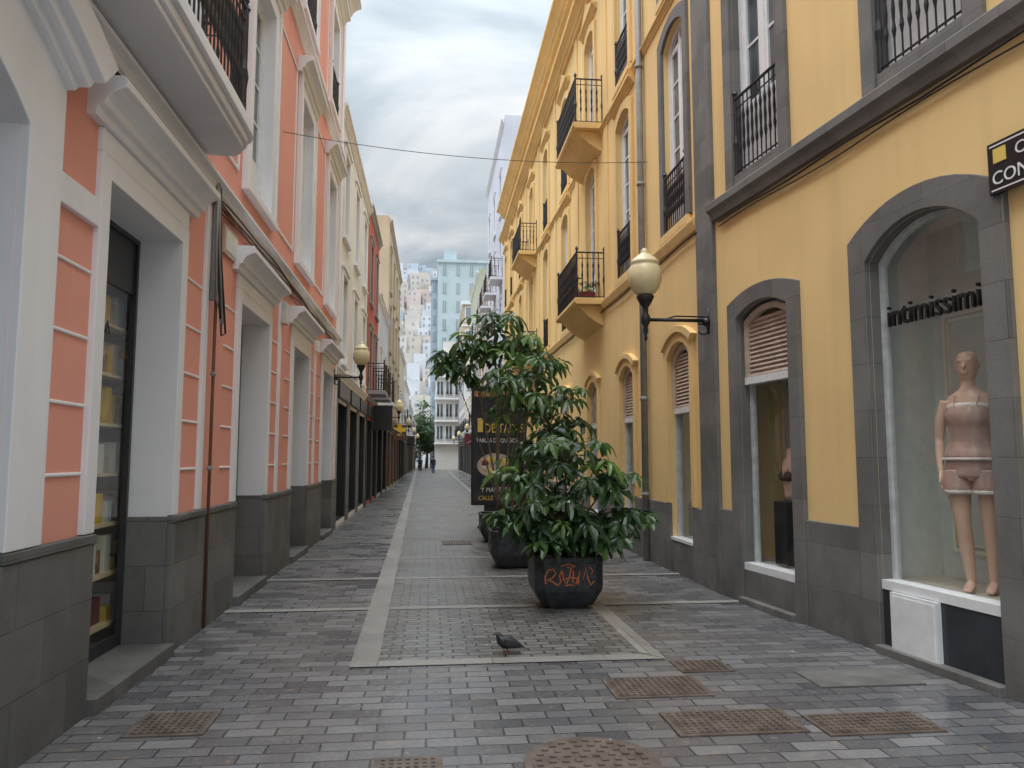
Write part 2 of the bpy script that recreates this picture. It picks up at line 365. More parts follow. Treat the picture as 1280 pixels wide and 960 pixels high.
for k,o in enumerate(gd):
    ring(t,LF,sub(o,z0=1.125),.002,.15,-.01,.04,'white')
    zc=o['z1']+.15; box(t,LF,o['u0']-.15,o['u1']+.15,zc+.003,zc+.16,-.01,.035,'white')
    mould(t,LF,o['u0']-.33,o['u1']+.33,cornice(zc+.163,.26,.24),'white')
    ring(fm,LF,o,0,-.04,-.36,-.31,'frame'); uc=(o['u0']+o['u1'])/2
    if k in(0,2):
        box(fm,LF,o['u0']+.04,o['u1']-.04,2.95,3.38 if k==0 else 3.0,-.36,-.33,'frame'); box(fm,LF,o['u0']+.05,o['u1']-.05,.1,.2,-.36,-.32,'frame')
        pane(g,LF,o,-.345,'glass'); display(si,LF,o,.75,'shelf','dispf',ex=.6)
        for zz in (.25,.65,1.05,1.45,1.85,2.25,2.65):
            box(si,LF,o['u0']-.2,o['u1']+.55,zz,zz+.025,-.80,-.42,'shelf')
            u=o['u0']-.1
            while u<o['u1']+.45:
                hh=random.uniform(.1,.3); ww=random.uniform(.06,.18); box(si,LF,u,u+ww,zz+.025,zz+.025+hh,-.74,-.46-random.random()*.05,random.choice(['goods','goods','louvre','disp','awnr','yel','shelf','yel','wtext','dispw'])); u+=ww+random.uniform(.01,.07)
    else:
        c_='taupe' if k==1 else 'grey'
        box(fm,LF,o['u0']+.07,uc-.01,.1,3.25,-.38,-.33,c_); box(fm,LF,uc+.01,o['u1']-.07,.1,3.25,-.38,-.33,c_)
        for a,b in((o['u0']+.17,uc-.1),(uc+.1,o['u1']-.17)):
            for z in (.3,1.3,2.3): box(fm,LF,a,b,z,z+.8,-.335,-.315,c_)
textobj('door_lettering','CALEDONIA',.15,(-2.15-.335,5.35,2.55),(0,1,0),'btext',H.e,.003)
def bands(a,b,z0,z1,step=.42):
    z=z0
    while z<z1: box(t,LF,a,b,z-.011,z+.011,-.01,.012,'white'); z+=step
bands(4.50,5.02,1.5,3.0); box(t,LF,4.495,5.025,3.06,3.24,-.01,.036,'white')
for o in gd:
    bands(o['u1']+.17,o['u1']+.70,1.5,3.3)
    box(t,LF,o['u1']+.715,o['u1']+.84,1.125,4.1,-.01,.03,'white')
for o in gd[1:]: bands(o['u0']-.58,o['u0']-.17,1.5,3.3)
mould(t,LF,U0,U1,cornice(4.16,.16,.12),'white')
for o in up:
    ring(t,LF,o,.002,.26,-.01,.05,'white'); zc=o['z1']+.26; ring(t,LF,o,.20,.262,.0,.075,'white')
    mould(t,LF,o['u0']-.36,o['u1']+.36,cornice(zc+.003,.26,.24),'white')
    box(t,LF,o['u0']-.27,o['u1']+.27,o['z0']-.10,o['z0']-.003,-.01,.09,'white')
    french(fm,g,LF,o,'paint')
    if o['z0']>8: railrun(ir,LF,[(o['u0'],.03),(o['u1'],.03)],o['z0'],.85)
mould(t,LF,U0,U1,cornice(8.3,.18,.14),'white')
cs=(2.9,5.95,9.5,12.85,16.15)
for a,b in zip(cs,cs[1:]):
    for z0,z1 in ((4.75,7.7),(8.9,11.3)):
        m0,m1=a+.98,b-.98
        for q in ((m0,m1,z0,z0+.04),(m0,m1,z1-.04,z1)): box(t,LF,*q,-.01,.018,'white')
        for q in ((m0,m0+.04,z0+.042,z1-.042),(m1-.04,m1,z0+.042,z1-.042)): box(t,LF,*q,-.01,.018,'white')
mould(t,LF,U0,U1,cornice(12.0,.45,.4),'white')
box(t,LF,17.45,17.79,4.35,11.98,-.01,.05,'white'); box(t,LF,17.45,17.79,1.125,4.15,-.01,.03,'white')
def slabpts(u0,u1,p,r=.28):
    pts=[(u0,-.02),(u0,p-r*.6)]
    for i in range(7): a=math.pi*.5*i/6; pts.append((u0+r-r*math.cos(a),p-r*.6+r*.6*math.sin(a)))
    for i in range(7): a=math.pi*.5*i/6; pts.append((u1-r+r*math.sin(a),p-r*.6+r*.6*math.cos(a)))
    pts+=[(u1,-.02)]; return pts
def slab(mb,fr,P,z0,z1,m):
    n=len(P); pts=[fr(u,z0,d) for u,d in P]+[fr(u,z1,d) for u,d in P]
    mb.add(pts,[(i,(i+1)%n,n+(i+1)%n,n+i) for i in range(n)]+[tuple(range(n)),tuple(range(n,2*n))],m)
for k,(z0,z1,off) in enumerate(((4.37,4.42,-.05),(4.423,4.50,-.02),(4.503,4.60,.02),(4.603,4.66,-.005))):
    slab(t,LF,slabpts(2.5-off,7.15+off,.50+off),z0,z1,'white')
rp=slabpts(2.55,7.08,.45)[1:-1]; railrun(ir,LF,[(2.55,.0)]+rp[::2]+[(7.08,0.0)],4.66,1.0,.10)
cb=H['cables']
for k in range(6):
    cb.tube([LF(u,4.03+.024*k+.014*math.sin(u*3+k*1.7)+(.03*math.sin(u*.9+k)),.045+.012*(k%3)) for u in [1+.35*i for i in range(int(16.5/.35))]],.009,'cableb' if k<4 else 'cable',5)
cb.tube([LF(7.62,.02,.06),LF(7.62,4.1,.06)],.016,'cableb',8)
for z in (1.5,2.4,3.3): cb.tube([LF(7.59,z,.06),LF(7.65,z,.06)],.024,'pipe',6)
for k in range(4):
    cb.tube([LF(7.5+.04*k,4.3-.02*k,.07),LF(7.47+.05*k,3.6,.09),LF(7.5+.04*k,3.1-.1*k,.10+.02*k),LF(7.58+.03*k,3.02-.08*k,.11),LF(7.62,3.3,.08),LF(7.6,4.0,.07)],.010,'cable' if k%2 else 'pipe',6)
cb.tube([LF(7.50,3.1,.06),LF(7.52,4.3,.06)],.03,'pipe',8)
box(fm,LF,7.98,8.5,3.70,4.0,0.002,.03,'louvre'); box(fm,LF,8.02,8.46,3.74,3.96,0.031,.035,'disp')
box(fm,LF,11.0,11.25,3.5,3.8,.002,.1,'alu'); box(fm,LF,14.3,14.5,3.55,3.75,.002,.08,'paint')
H.done()

# ================================================================== NEAR YELLOW CORNER HOUSE (right)
H=House('yellow_corner_house',(3.7,6,0)); w=H['walls']; t=H['trim']; s=H['stone']; g=H['glazing']; ir=H['ironwork']; fm=H['joinery']
A=dict(u0=4.95,u1=6.15,z0=.57,z1=3.53,rise=.26,dep=.12,rev='stoneR'); B=dict(u0=7.36,u1=8.37,z0=.42,z1=3.30,rise=.13,dep=.14,rev='stoneR')
A0=dict(u0=2.2,u1=3.4,z0=.57,z1=3.53,rise=.26,dep=.12,rev='stoneR')
ups=[dict(u0=c-.47,u1=c+.47,z0=4.85,z1=7.95,rise=.16,dep=.14,rev='stoneR') for c in (2.9,5.45,7.87)]
ups2=[dict(u0=c-.47,u1=c+.47,z0=9,z1=11.4,rise=.16,dep=.14,rev='stoneR') for c in (2.9,5.45,7.87)]
facade(w,NF,1.2,8.9,0,13.9,[A,B,A0]+ups+ups2,'yellow'); shell(w,NF,1.2,8.9,13.9,'yellow')
for o,wd in ((A,.22),(A0,.22),(B,.19)):
    ring(s,NF,sub(o,z0=0.0),.003,wd,-.01,.05,'stoneR')
    d_=-o['dep']; ring(fm,NF,o,0,-.035,d_-.03,d_+.03,'alu'); box(fm,NF,o['u0']+.003,o['u1']-.003,o['z0']-.05,o['z0']+.025,d_-.02,.02,'paint')
    box(s,NF,o['u0']-.001,o['u1']+.001,.0,o['z0']-.052,-.05,.012 if o is not B else .02,'marble' if o is not B else 'stoneR')
    box(s,NF,o['u0']-.01,o['u1']+.01,0,.07,-.05,.10,'stoneR')
    pane(g,NF,o,d_,'glass')
for a,b in ((1.2,1.977),(3.623,4.727),(6.373,7.167),(8.563,8.88)): box(s,NF,a,b,0,1.0,-.01,.035,'stoneR')
louvre(fm,NF,B['u0']+.03,B['u1']-.03,2.5,3.15,-.07); box(fm,NF,B['u0']+.02,B['u1']-.02,2.42,2.5,-.13,-.04,'paint'); ring(fm,NF,sub(B,z0=2.5),-.03,-.09,-.1,-.04,'louvre')
si=H['shop_interior']
for o in (A,B,A0): display(si,NF,o,.62,ztop=o['z1']+.1,ex=.2 if o is not B else .6)
def pmould(u0,u1,z0,z1,d,wd=.03):
    for q in ((u0,u1,z0,z0+wd),(u0,u1,z1-wd,z1)): box(si,NF,*q,d,d+.02,'dispw')
    for q in ((u0,u0+wd,z0+wd,z1-wd),(u1-wd,u1,z0+wd,z1-wd)): box(si,NF,*q,d,d+.02,'dispw')
for a,b in ((5.65,6.2),(4.95,5.5)): pmould(a,b,.8,2.85,-.765); pmould(a+.05,b-.05,.86,2.79,-.765,.012)
pmould(8.0,8.8,.6,2.2,-.785); pmould(7.1,7.9,.6,2.2,-.785)
box(fm,NF,5.52,6.02,.04,.515,-.04,.05,'paint'); box(fm,NF,5.55,5.99,.07,.49,.05,.056,'paint')
mould(s,NF,1.2,8.88,[(4.47,-.02),(4.47,.06),(4.55,.08),(4.59,.12),(4.67,.12),(4.69,.1),(4.69,-.02)],'stoneR')
for o in ups+ups2:
    ring(s,NF,sub(o,z0=o['z0']-.155 if o in ups else o['z0']),.003,.17,-.01,.05,'stoneR'); french(fm,g,NF,o,'paint',rows=3,low=.28)
    railrun(ir,NF,[(o['u0']+.02,.0),(o['u1']-.02,.0)],o['z0']+.02,.92,.085); box(s,NF,o['u0'],o['u1'],o['z0']-.15,o['z0'],-.16,.03,'stoneR')
mould(t,NF,1.2,8.9,cornice(13.2,.5,.4),'yellow2')
cb=H['cables']; cb.tube([NF(8.7-.3*i,4.42+.012*math.sin(i),.05) for i in range(24)],.012,'cable',5); cb.tube([NF(8.7-.3*i,4.37+.02*math.sin(i*.7),.04) for i in range(24)],.008,'cable',5)
H.done()
ss=House('street_name_sign',NF(4.3,3.55,0)); box(ss['plate'],NF,3.75,4.80,3.40,3.76,.052,.08,'btext')
for q in ((3.77,4.78,3.42,3.43),(3.77,4.78,3.73,3.74)): box(ss['border'],NF,*q,.08,.083,'wtext')
nd=(.114,-.9934,0)
textobj('lettering_upper','CALLE',.12,NF(4.58,3.61,.084),nd,'wtext',ss.e,.002); textobj('lettering_lower','CONSTANTINO',.13,NF(4.77,3.46,.084),nd,'wtext',ss.e,.002)
box(ss['crest'],NF,4.65,4.75,3.61,3.71,.08,.086,'gold'); ss.done()
sg=empty('shop_sign',NF(5.5,2.75,-.1)); textobj('letters','intimissimi',.27,NF(6.06,2.70,-.085),nd,'btext',sg,.014,wx=.86)

# ================================================================== LONG YELLOW APARTMENT HOUSE (right)
H=House('yellow_balcony_house',(3.44,22,0)); w=H['walls']; t=H['trim']; s=H['stone']; g=H['glazing']; ir=H['ironwork']; fm=H['joinery']
V0,V1,HT=8.9,36.0,13.75
cs=[10.3,13.15,16.0,19.2,22.5,25.8,29.1,32.4,34.9]
G_=[dict(u0=c-.48,u1=c+.48,z0=.45,z1=3.2,rise=.2,dep=.12,rev='yellow') for c in cs]
F1=[dict(u0=c-.48,u1=c+.48,z0=4.85,z1=7.85,rise=.18,dep=.12,rev='yellow') for c in cs]
F2=[dict(u0=c-.46,u1=c+.46,z0=8.5,z1=10.95,rise=.18,dep=.12,rev='yellow') for c in cs]
facade(w,RF,V0,V1,0,HT,G_+F1+F2,'yellow'); shell(w,RF,V0,V1,HT,'yellow')
e2=[V0]+[x for o in G_ for x in (o['u0'],o['u1'])]+[V1]
for a,b in zip(e2[::2],e2[1::2]): box(s,RF,a if a>V0 else 9.453,b,0,.95,-.01,.04,'stoneR')
box(s,RF,8.87,9.45,0,13.2,-.02,.045,'stoneR')
for o in G_:
    ring(t,RF,sub(o,z0=.955),.003,.13,-.01,.05,'yellow2'); ring(t,RF,o,.13,.22,-.01,.09,'yellow2',archonly=True)
    ring(fm,RF,o,0,-.04,-.15,-.07,'alu'); louvre(fm,RF,o['u0']+.04,o['u1']-.04,2.3,3.05,-.06); ring(fm,RF,sub(o,z0=2.3),-.03,-.1,-.1,-.03,'louvre'); box(fm,RF,o['u0']+.03,o['u1']-.03,2.22,2.3,-.12,-.04,'paint')
    pane(g,RF,o,-.12,'glass'); display(H['shop_interior'],RF,o,.6,ztop=3.3); box(s,RF,o['u0']-.001,o['u1']+.001,0,.445,-.1,.02,'stoneR'); box(fm,RF,o['u0']+.0,o['u1'],.45,.49,-.13,.03,'paint')
for o in F1+F2:
    stone=(abs((o['u0']+o['u1'])/2-10.3)<.1)
    ring(t if not stone else s,RF,o,.003,.17,-.01,.05,'yellow2' if not stone else 'stoneR')
    if not stone:
        mould(t,RF,o['u0']-.28,o['u1']+.28,cornice(o['z1']+.2,.14,.13),'yellow2')
        if o in F2:
            c=(o['u0']+o['u1'])/2; z=o['z1']+.343; t.add([RF(c-.7,z,-.01),RF(c+.7,z,-.01),RF(c,z+.38,-.01),RF(c-.7,z,.1),RF(c+.7,z,.1),RF(c,z+.38,.1)],[(3,4,5),(0,3,5,2),(4,1,2,5),(0,1,4,3)],'yellow2')
    french(fm,g,RF,o,'paint',rows=4,low=.25)
for i,c in enumerate(cs):
    for z in (4.78,8.42):
        if i in (2,5):
            u0,u1=c-1.15,c+1.15; P=.62
            mould(t,RF,u0+.15,u1-.15,[(z-.55,-.02),(z-.5,.08),(z-.36,.3),(z-.2,.46),(z-.13,.55),(z-.13,-.02)],'yellow2')
            mould(t,RF,u0,u1,[(z-.127,-.02),(z-.127,P-.04),(z-.08,P),(z-.02,P),(z,P-.03),(z,-.02)],'yellow2')
            railrun(ir,RF,[(u0+.04,0),(u0+.04,P-.06),(u1-.04,P-.06),(u1-.04,0)],z,.95,.10)
        else:
            railrun(ir,RF,[(c-.46,.02),(c+.46,.02)],z+.09,.85,.085); box(t,RF,c-.62,c+.62,z-.06,z+.06,-.02,.08,'yellow2')
mould(t,RF,9.453,V1,[(4.56,-.02),(4.56,.04),(4.62,.06),(4.68,.08),(4.72,.08),(4.72,-.02)],'yellow2')
mould(t,RF,9.453,V1,cornice(8.2,.12,.08),'yellow2')
mould(t,RF,8.9,V1,cornice(11.75,.3,.28),'yellow2'); mould(t,RF,8.9,V1+.1,cornice(13.1,.45,.38),'yellow2')
for u in (14.55,17.6,20.85,24.15,27.4,30.75,33.9): box(t,RF,u-.16,u+.16,4.74,8.18,-.01,.03,'yellow2'); box(t,RF,u-.16,u+.16,8.34,11.73,-.01,.03,'yellow2')
cb=H['cables']; cb.tube([RF(11.85,.02,.08),RF(11.85,13,.08)],.055,'pipe',10)
for z in (1,2.5,4.2,6,8,10): cb.tube([RF(11.85,z,.08),RF(11.85,z+.06,.08)],.068,'pipe',10)
cb.tube([RF(9.4+.5*i,4.5+.015*math.sin(i*1.3),.05) for i in range(0,50)],.014,'cable',5)
H.done()

# ================================================================== generic row houses
def rowhouse(name,side,u0,u1,h,col,floors=3,bays=2,shop='frame',trim='white',balc=False,fh=3.2,inset=0,awn=None,sign=None,dep=9):
    bx=(-2.15-inset) if side=='L' else (3.44+inset)
    fr=Fr((lambda u:bx),(1 if side=='L' else -1,0)); H=House(name,(bx,(u0+u1)/2,0))
    w=H['walls'];t=H['trim'];g=H['glazing'];fm=H['joinery'];ir=H['ironwork']
    bw=(u1-u0)/bays; G=[];U=[]
    for i in range(bays):
        c=u0+bw*(i+.5); G.append(dict(u0=c-bw*.38,u1=c+bw*.38,z0=.12,z1=2.9,dep=.3,rev=shop))
        for f in range(floors-1):
            z=3.9+f*fh
            if z+2.2<h-.4: U.append(dict(u0=c-.5,u1=c+.5,z0=z,z1=z+2.15,dep=.16))
    facade(w,fr,u0,u1,0,h,G+U,col); shell(w,fr,u0,u1,h,col,dep)
    for i,o in enumerate(G):
        sm=shop if i else ('brown' if shop=='frame' and side=='L' else shop)
        ring(fm,fr,o,0,-.07,-.33,-.22,sm); pane(g,fr,o,-.28,'dglass'); c=(o['u0']+o['u1'])/2; box(fm,fr,c-.04,c+.04,.15,2.85,-.3,-.2,sm); box(fm,fr,o['u0'],o['u1'],2.2,2.3,-.3,-.21,sm)
        box(t,fr,o['u0']-.1,o['u1']+.1,3.0,3.4,-.01,.08,shop); pm=shop if random.random()<.4 else 'stoneR'
        box(t,fr,o['u0']-.24,o['u0']-.003,0,2.99,-.01,.03,pm); box(t,fr,o['u1']+.003,o['u1']+.24,0,2.99,-.01,.032,pm)
        if awn: t.hexa([fr(o['u0'],2.6,.9),fr(o['u1'],2.6,.9),fr(o['u1'],3.05,.02),fr(o['u0'],3.05,.02),fr(o['u0'],2.63,.9),fr(o['u1'],2.63,.9),fr(o['u1'],3.09,.02),fr(o['u0'],3.09,.02)],awn)
    for i,o in enumerate(U):
        ring(t,fr,o,.003,.13,-.01,.04,trim); box(t,fr,o['u0']-.2,o['u1']+.2,o['z1']+.135,o['z1']+.2,-.01,.08,trim); french(fm,g,fr,o,'paint' if col not in('red',) else 'frame',rows=3)
        if balc and i%2==0:
            box(t,fr,o['u0']-.3,o['u1']+.3,o['z0']-.15,o['z0']-.02,-.01,.6,trim); railrun(ir,fr,[(o['u0']-.27,0),(o['u0']-.27,.55),(o['u1']+.27,.55),(o['u1']+.27,0)],o['z0']-.02,.95,.14)
        else: box(t,fr,o['u0']-.15,o['u1']+.15,o['z0']-.09,o['z0']-.003,-.01,.09,trim)
    mould(t,fr,u0,u1,cornice(h-.4,.25,.15),trim); mould(t,fr,u0,u1,cornice(3.55,.14,.08),trim)
    if sign: box(t,fr,(u0+u1)/2-.05,(u0+u1)/2+.05,2.6,3.5,.05,.75,sign)
    H.done(); return H
rowhouse('white_townhouse','L',17.8,25.9,10.15,'whitewall',3,3,'frame','white',False,3.1,.02)
rowhouse('red_house','L',25.9,31,10.4,'red',3,2,'frame','grey',True,3.1,sign='frame')
rowhouse('white_house','L',31,38,8.4,'lilac',2,2,'frame','white',True,awn='awng')
rowhouse('tan_apartment_house','L',38,52,13.7,'tan',4,4,'brown','tan',False,3.1,.0,sign='brown')
rowhouse('narrow_cream_house','L',52,62,9.2,'cream',2,3,'frame','white',True,awn='awnr')
rowhouse('cream_house','L',62,76,8.0,'whitewall',2,4,'brown','white',True,sign='frame')
rowhouse('grey_house','L',76,92,7.2,'grey',2,4,'frame','white',True)
rowhouse('ochre_house','L',92,112,6.5,'orange',2,5,'brown','white',False)
rowhouse('lilac_townhouse','R',36,47,18.3,'lilac',5,3,'frame','white',True,3.3,sign='frame')
rowhouse('salmon_house','R',47,56,13.2,'salmon',4,3,'frame','white',True,3.1,awn='awng')
rowhouse('sage_green_house','R',56,67,15.6,'green',4,3,'brown','white',True,3.2,sign='awnr')
rowhouse('pale_house','R',67,80,12,'cream',3,4,'frame','white',True)
rowhouse('grey_townhouse','R',80,95,10,'whitewall',3,4,'frame','grey',True)
def frontblock(name,x0,x1,y0,y1,h,col,nx,fl,band='white',z0=3.5,balc=False,wf=.18,slabs=True):
    H=House(name,((x0+x1)/2,y0,0)); w=H['walls']; w.wbox(x0,x1,y0,y1,0,h,col); fh=(h-z0)/fl; bw=(x1-x0)/nx; t=H['trim']; g=H['glazing']
    for f in range(fl):
        z=z0+f*fh
        if slabs: t.wbox(x0-.15,x1+.15,y0-(.7 if balc else .12),y0-.003,z-.12,z+.08,band)
        for i in range(nx):
            a=x0+bw*(i+wf); b=x0+bw*(i+1-wf); t.wbox(a-.12,b+.12,y0-.06,y0-.002,z+.5,z+fh*.82,band); g.wbox(a,b,y0-.09,y0-.055,z+.6,z+fh*.78,'dglass' if balc else 'hwin'); t.wbox((a+b)/2-.05,(a+b)/2+.05,y0-.12,y0-.085,z+.6,z+fh*.78,band)
            if balc: 
                for q in range(8): t.wbox(a-.1+q*(b-a+.2)/7-.02,a-.1+q*(b-a+.2)/7+.02,y0-.68,y0-.64,z+.08,z+.95,'black')
        for i in range(int((y1-y0)/3)):
            yy=y0+1+i*3; g.wbox(x0-.05,x0+.01,yy,yy+1.2,z+.7,z+fh*.75,'hwin')
    t.wbox(x0-.2,x1+.2,y0-.25,y0-.004,h-.3,h+.15,band); w.wbox(x0+1,x0+3,y0+1,y0+3,h,h+2,col)
    H.done()
frontblock('glazed_gallery_house',.6,5.5,104,112,15.5,'whitewall',4,4,'white',balc=True)
frontblock('pale_blue_apartment_tower',.9,9.5,121,137,33,'blue',4,10,'blue',wf=.38,slabs=False)
frontblock('pale_blue_apartment_block',-.1,.88,123,137,30.5,'pb',1,10,'pb',wf=.3,slabs=False)
frontblock('sand_coloured_block',4,14,100,118,22,'tan',4,6,'white')

# ================================================================== GROUND & PAVING
gm=MB(); gm.quad((-900,-600,0),(900,-600,0),(900,1500,0),(-900,1500,0),'earth'); gm.build('ground')
def sheet(name,polys,z,m):
    b=MB()
    for P in polys: b.add([(x,y,z) for x,y in P],[tuple(range(len(P)))],m)
    return b.build(name)
sheet('street_paving',[[(-3.2,-8),(5.2,-8),(5.2,9),(3.6,9),(3.6,125),(-3.2,125)]],.004,'ground')
sheet('side_street_paving',[[(-40,119),(-3.2,119),(-3.2,125),(-40,125)],[(5.2,-8),(30,-8),(30,.9),(5.2,.9)],[(-30,-8),(-3.2,-8),(-3.2,.4),(-30,.4)]],.004,'ground')
lx=lambda y:-.60-.0142*(y-6.2); rx=lambda y:1.88+.004*(y-6.2)
sheet('cobbled_centre_strip',[[(lx(6.2),6.2),(rx(6.2),6.2),(rx(120),120),(lx(120),120)]],.008,'cobble')
bands_=[[(lx(6.2),6.12),(lx(6.2)+.215,6.12),(lx(120)+.215,120),(lx(120),120)],[(rx(6.2)-.16,6.33),(rx(6.2),6.12),(rx(120),120),(rx(120)-.16,120)],[(lx(6.2)+.216,6.12),(rx(6.2),6.12),(rx(6.2)-.16,6.285),(lx(6.2)+.216,6.285)]]
y=8.35; cr=[]
while y<118:
    cr+= [[(-2.12,y),(lx(y)-.003,y),(lx(y)-.003,y+.14),(-2.12,y+.14)],[(rx(y)+.003,y),(3.44 if y>9 else 3.5,y),(3.44 if y>9 else 3.5,y+.14),(rx(y)+.003,y+.14)],[(lx(y)+.22,y),(rx(y)-.165,y),(rx(y)-.165,y+.14),(lx(y)+.22,y+.14)]]
    y+=2.05 if y<12 else 3.3
sheet('pale_stone_bands',bands_+cr,.012,'strip')
def cover(name,x0,x1,y0,y1):
    b=MB(); b.wbox(x0,x1,y0,y1,.002,.014,'manhole'); b.wbox(x0+.03,x1-.03,y0+.03,y1-.03,.0141,.018,'manhole')
    nx=max(3,int((x1-x0)/.045)); ny=max(3,int((y1-y0)/.045))
    for i in range(nx-1):
        for j in range(ny-1):
            x=x0+.05+(x1-x0-.1)*i/(nx-2); yy=y0+.05+(y1-y0-.1)*j/(ny-2); b.wbox(x-.011,x+.011,yy-.011,yy+.011,.018,.024,'manhole')
    return b.build(name,None)
for a in ((-1.74,-1.29,4.76,5.18),(1.24,1.92,5.16,5.62),(1.44,2.22,4.44,4.86),(2.30,3.02,4.36,4.72),(1.88,2.28,5.72,6.04),(-.28,.08,4.05,4.3),(.22,.80,14.3,15.0)): cover('manhole_cover',*a)
b=MB(); b.wbox(2.72,3.5,5.26,5.66,.003,.013,'stoneR'); b.build('stone_access_cover')
b=MB(); c=(.86,4.13,.002); b.lathe(c,[(.36,0),(.36,.012),(.33,.013)],'manhole',48); b.lathe(c,[(.315,.01),(.315,.0165)],'manhole',48)
for r in (.07,.14,.21,.28):
    n=int(r*90)
    for i in range(n):
        a=2*math.pi*i/n; x,yy=c[0]+r*math.cos(a),c[1]+r*math.sin(a); b.wbox(x-.018,x+.018,yy-.014,yy+.014,.018,.026,'manhole')
b.build('round_manhole_cover')
random.seed(5); b=MB()
for i in range(26):
    x,yy=random.uniform(-1.9,3.2),random.uniform(4.3,14); r=random.uniform(.004,.011); b.add([(x-r,yy,.0165),(x,yy-r*1.6,.0165),(x+r,yy+.003,.0165),(x,yy+r,.018)],[(0,1,2,3)],'litter')
b.build('paper_litter')

# ================================================================== PLANTERS & PLANTS
def planter(x,y,s=.36,h=.56):
    b=MB(); e=empty('street_planter',(x,y,0))
    def octo(r,z,ch): return [(x+sx*a,y+sy*bb,z) for (sx,sy,a,bb) in ((-1,-1,r-ch,r),(1,-1,r-ch,r),(1,-1,r,r-ch),(1,1,r,r-ch),(1,1,r-ch,r),(-1,1,r-ch,r),(-1,1,r,r-ch),(-1,-1,r,r-ch))]
    rings=[octo(s*.72,.03,.06),octo(s*.76,.05,.07),octo(s*.98,.2,.09),octo(s,.25,.09),octo(s,h-.07,.09),octo(s*1.02,h-.06,.09),octo(s*1.02,h,.09),octo(s*.91,h,.08),octo(s*.91,h-.06,.08)]
    pts=[p for r in rings for p in r]; fs=[(j*8+i,j*8+(i+1)%8,(j+1)*8+(i+1)%8,(j+1)*8+i) for j in range(len(rings)-1) for i in range(8)]+[tuple(range(8))]
    b.add(pts,fs,'planter'); b.build('tub',e,bevel=.012)
    q=MB(); q.add([(px,py,h-.055) for px,py,_ in octo(s*.93,0,.08)],[tuple(range(8))],'soil'); q.build('soil',e)
    q=MB(); q.wbox(x-.2,x+.2,y-.2,y+.2,.005,.035,'black'); q.build('foot',e)
    return e
P1=(1.47,8.45);P2=(1.25,11.45);P3=(1.32,14.85)
e=planter(*P1,.365,.56); planter(*P2,.37,.55); planter(*P3,.37,.55)
q=MB(); fy=P1[1]-.365-.005
def scr(pts,r=.0075): q.tube([(P1[0]+a*1.12,fy,bb) for a,bb in pts],[(r,.003)]*len(pts),'graf',6,ref=(0,0,1))
scr([(-.235,.29),(-.24,.36),(-.21,.43),(-.16,.44),(-.14,.39),(-.18,.34),(-.225,.335),(-.17,.31),(-.12,.27),(-.09,.31),(-.105,.37),(-.08,.42)])
scr([(-.08,.42),(-.065,.33),(-.04,.28),(-.01,.36),(.005,.44),(.03,.40),(.02,.31),(.05,.28),(.075,.36)]); scr([(-.05,.335),(.0,.35),(.06,.34)])
scr([(.075,.28),(.085,.42),(.12,.33),(.15,.44),(.165,.34),(.19,.27),(.225,.31)]); scr([(-.09,.47),(-.02,.49),(.05,.465),(.01,.445),(-.03,.46)],.006); scr([(-.05,.268),(0,.275),(.04,.266)],.005); scr([(.18,.46),(.21,.42),(.20,.38)],.006)
q.build('graffiti',e)
def whorl(mb,p,axis,L,n,m,droop=.5):
    ax=Vector(axis).normalized(); a=ax.orthogonal().normalized(); bb=ax.cross(a); ph=random.random()*6.28
    for i in range(n):
        t=ph+2*math.pi*i/n+random.uniform(-.18,.18); l=L*random.uniform(.75,1.15); W=l*.17
        o=(a*math.cos(t)+bb*math.sin(t)); side=ax.cross(o).normalized(); dz=Vector((0,0,-1)); pts=[]
        el=random.uniform(.0,.4)
        for k,(s_,wd) in enumerate(((.12,.05),(.36,.7),(.66,1.0),(.90,.6),(1.0,.02))):
            c=Vector(p)+o*(l*s_*(1-.15*s_*droop))+ax*(l*el*s_*(1-s_))+dz*(droop*l*s_*s_*.75)
            up=ax*.06*l
            pts+=[c-side*W*wd+up*wd,c,c+side*W*wd+up*wd]
        fs=[]
        for k in range(4): fs+=[(3*k,3*k+1,3*k+4,3*k+3),(3*k+1,3*k+2,3*k+5,3*k+4)]
        mb.add(pts,fs,m)
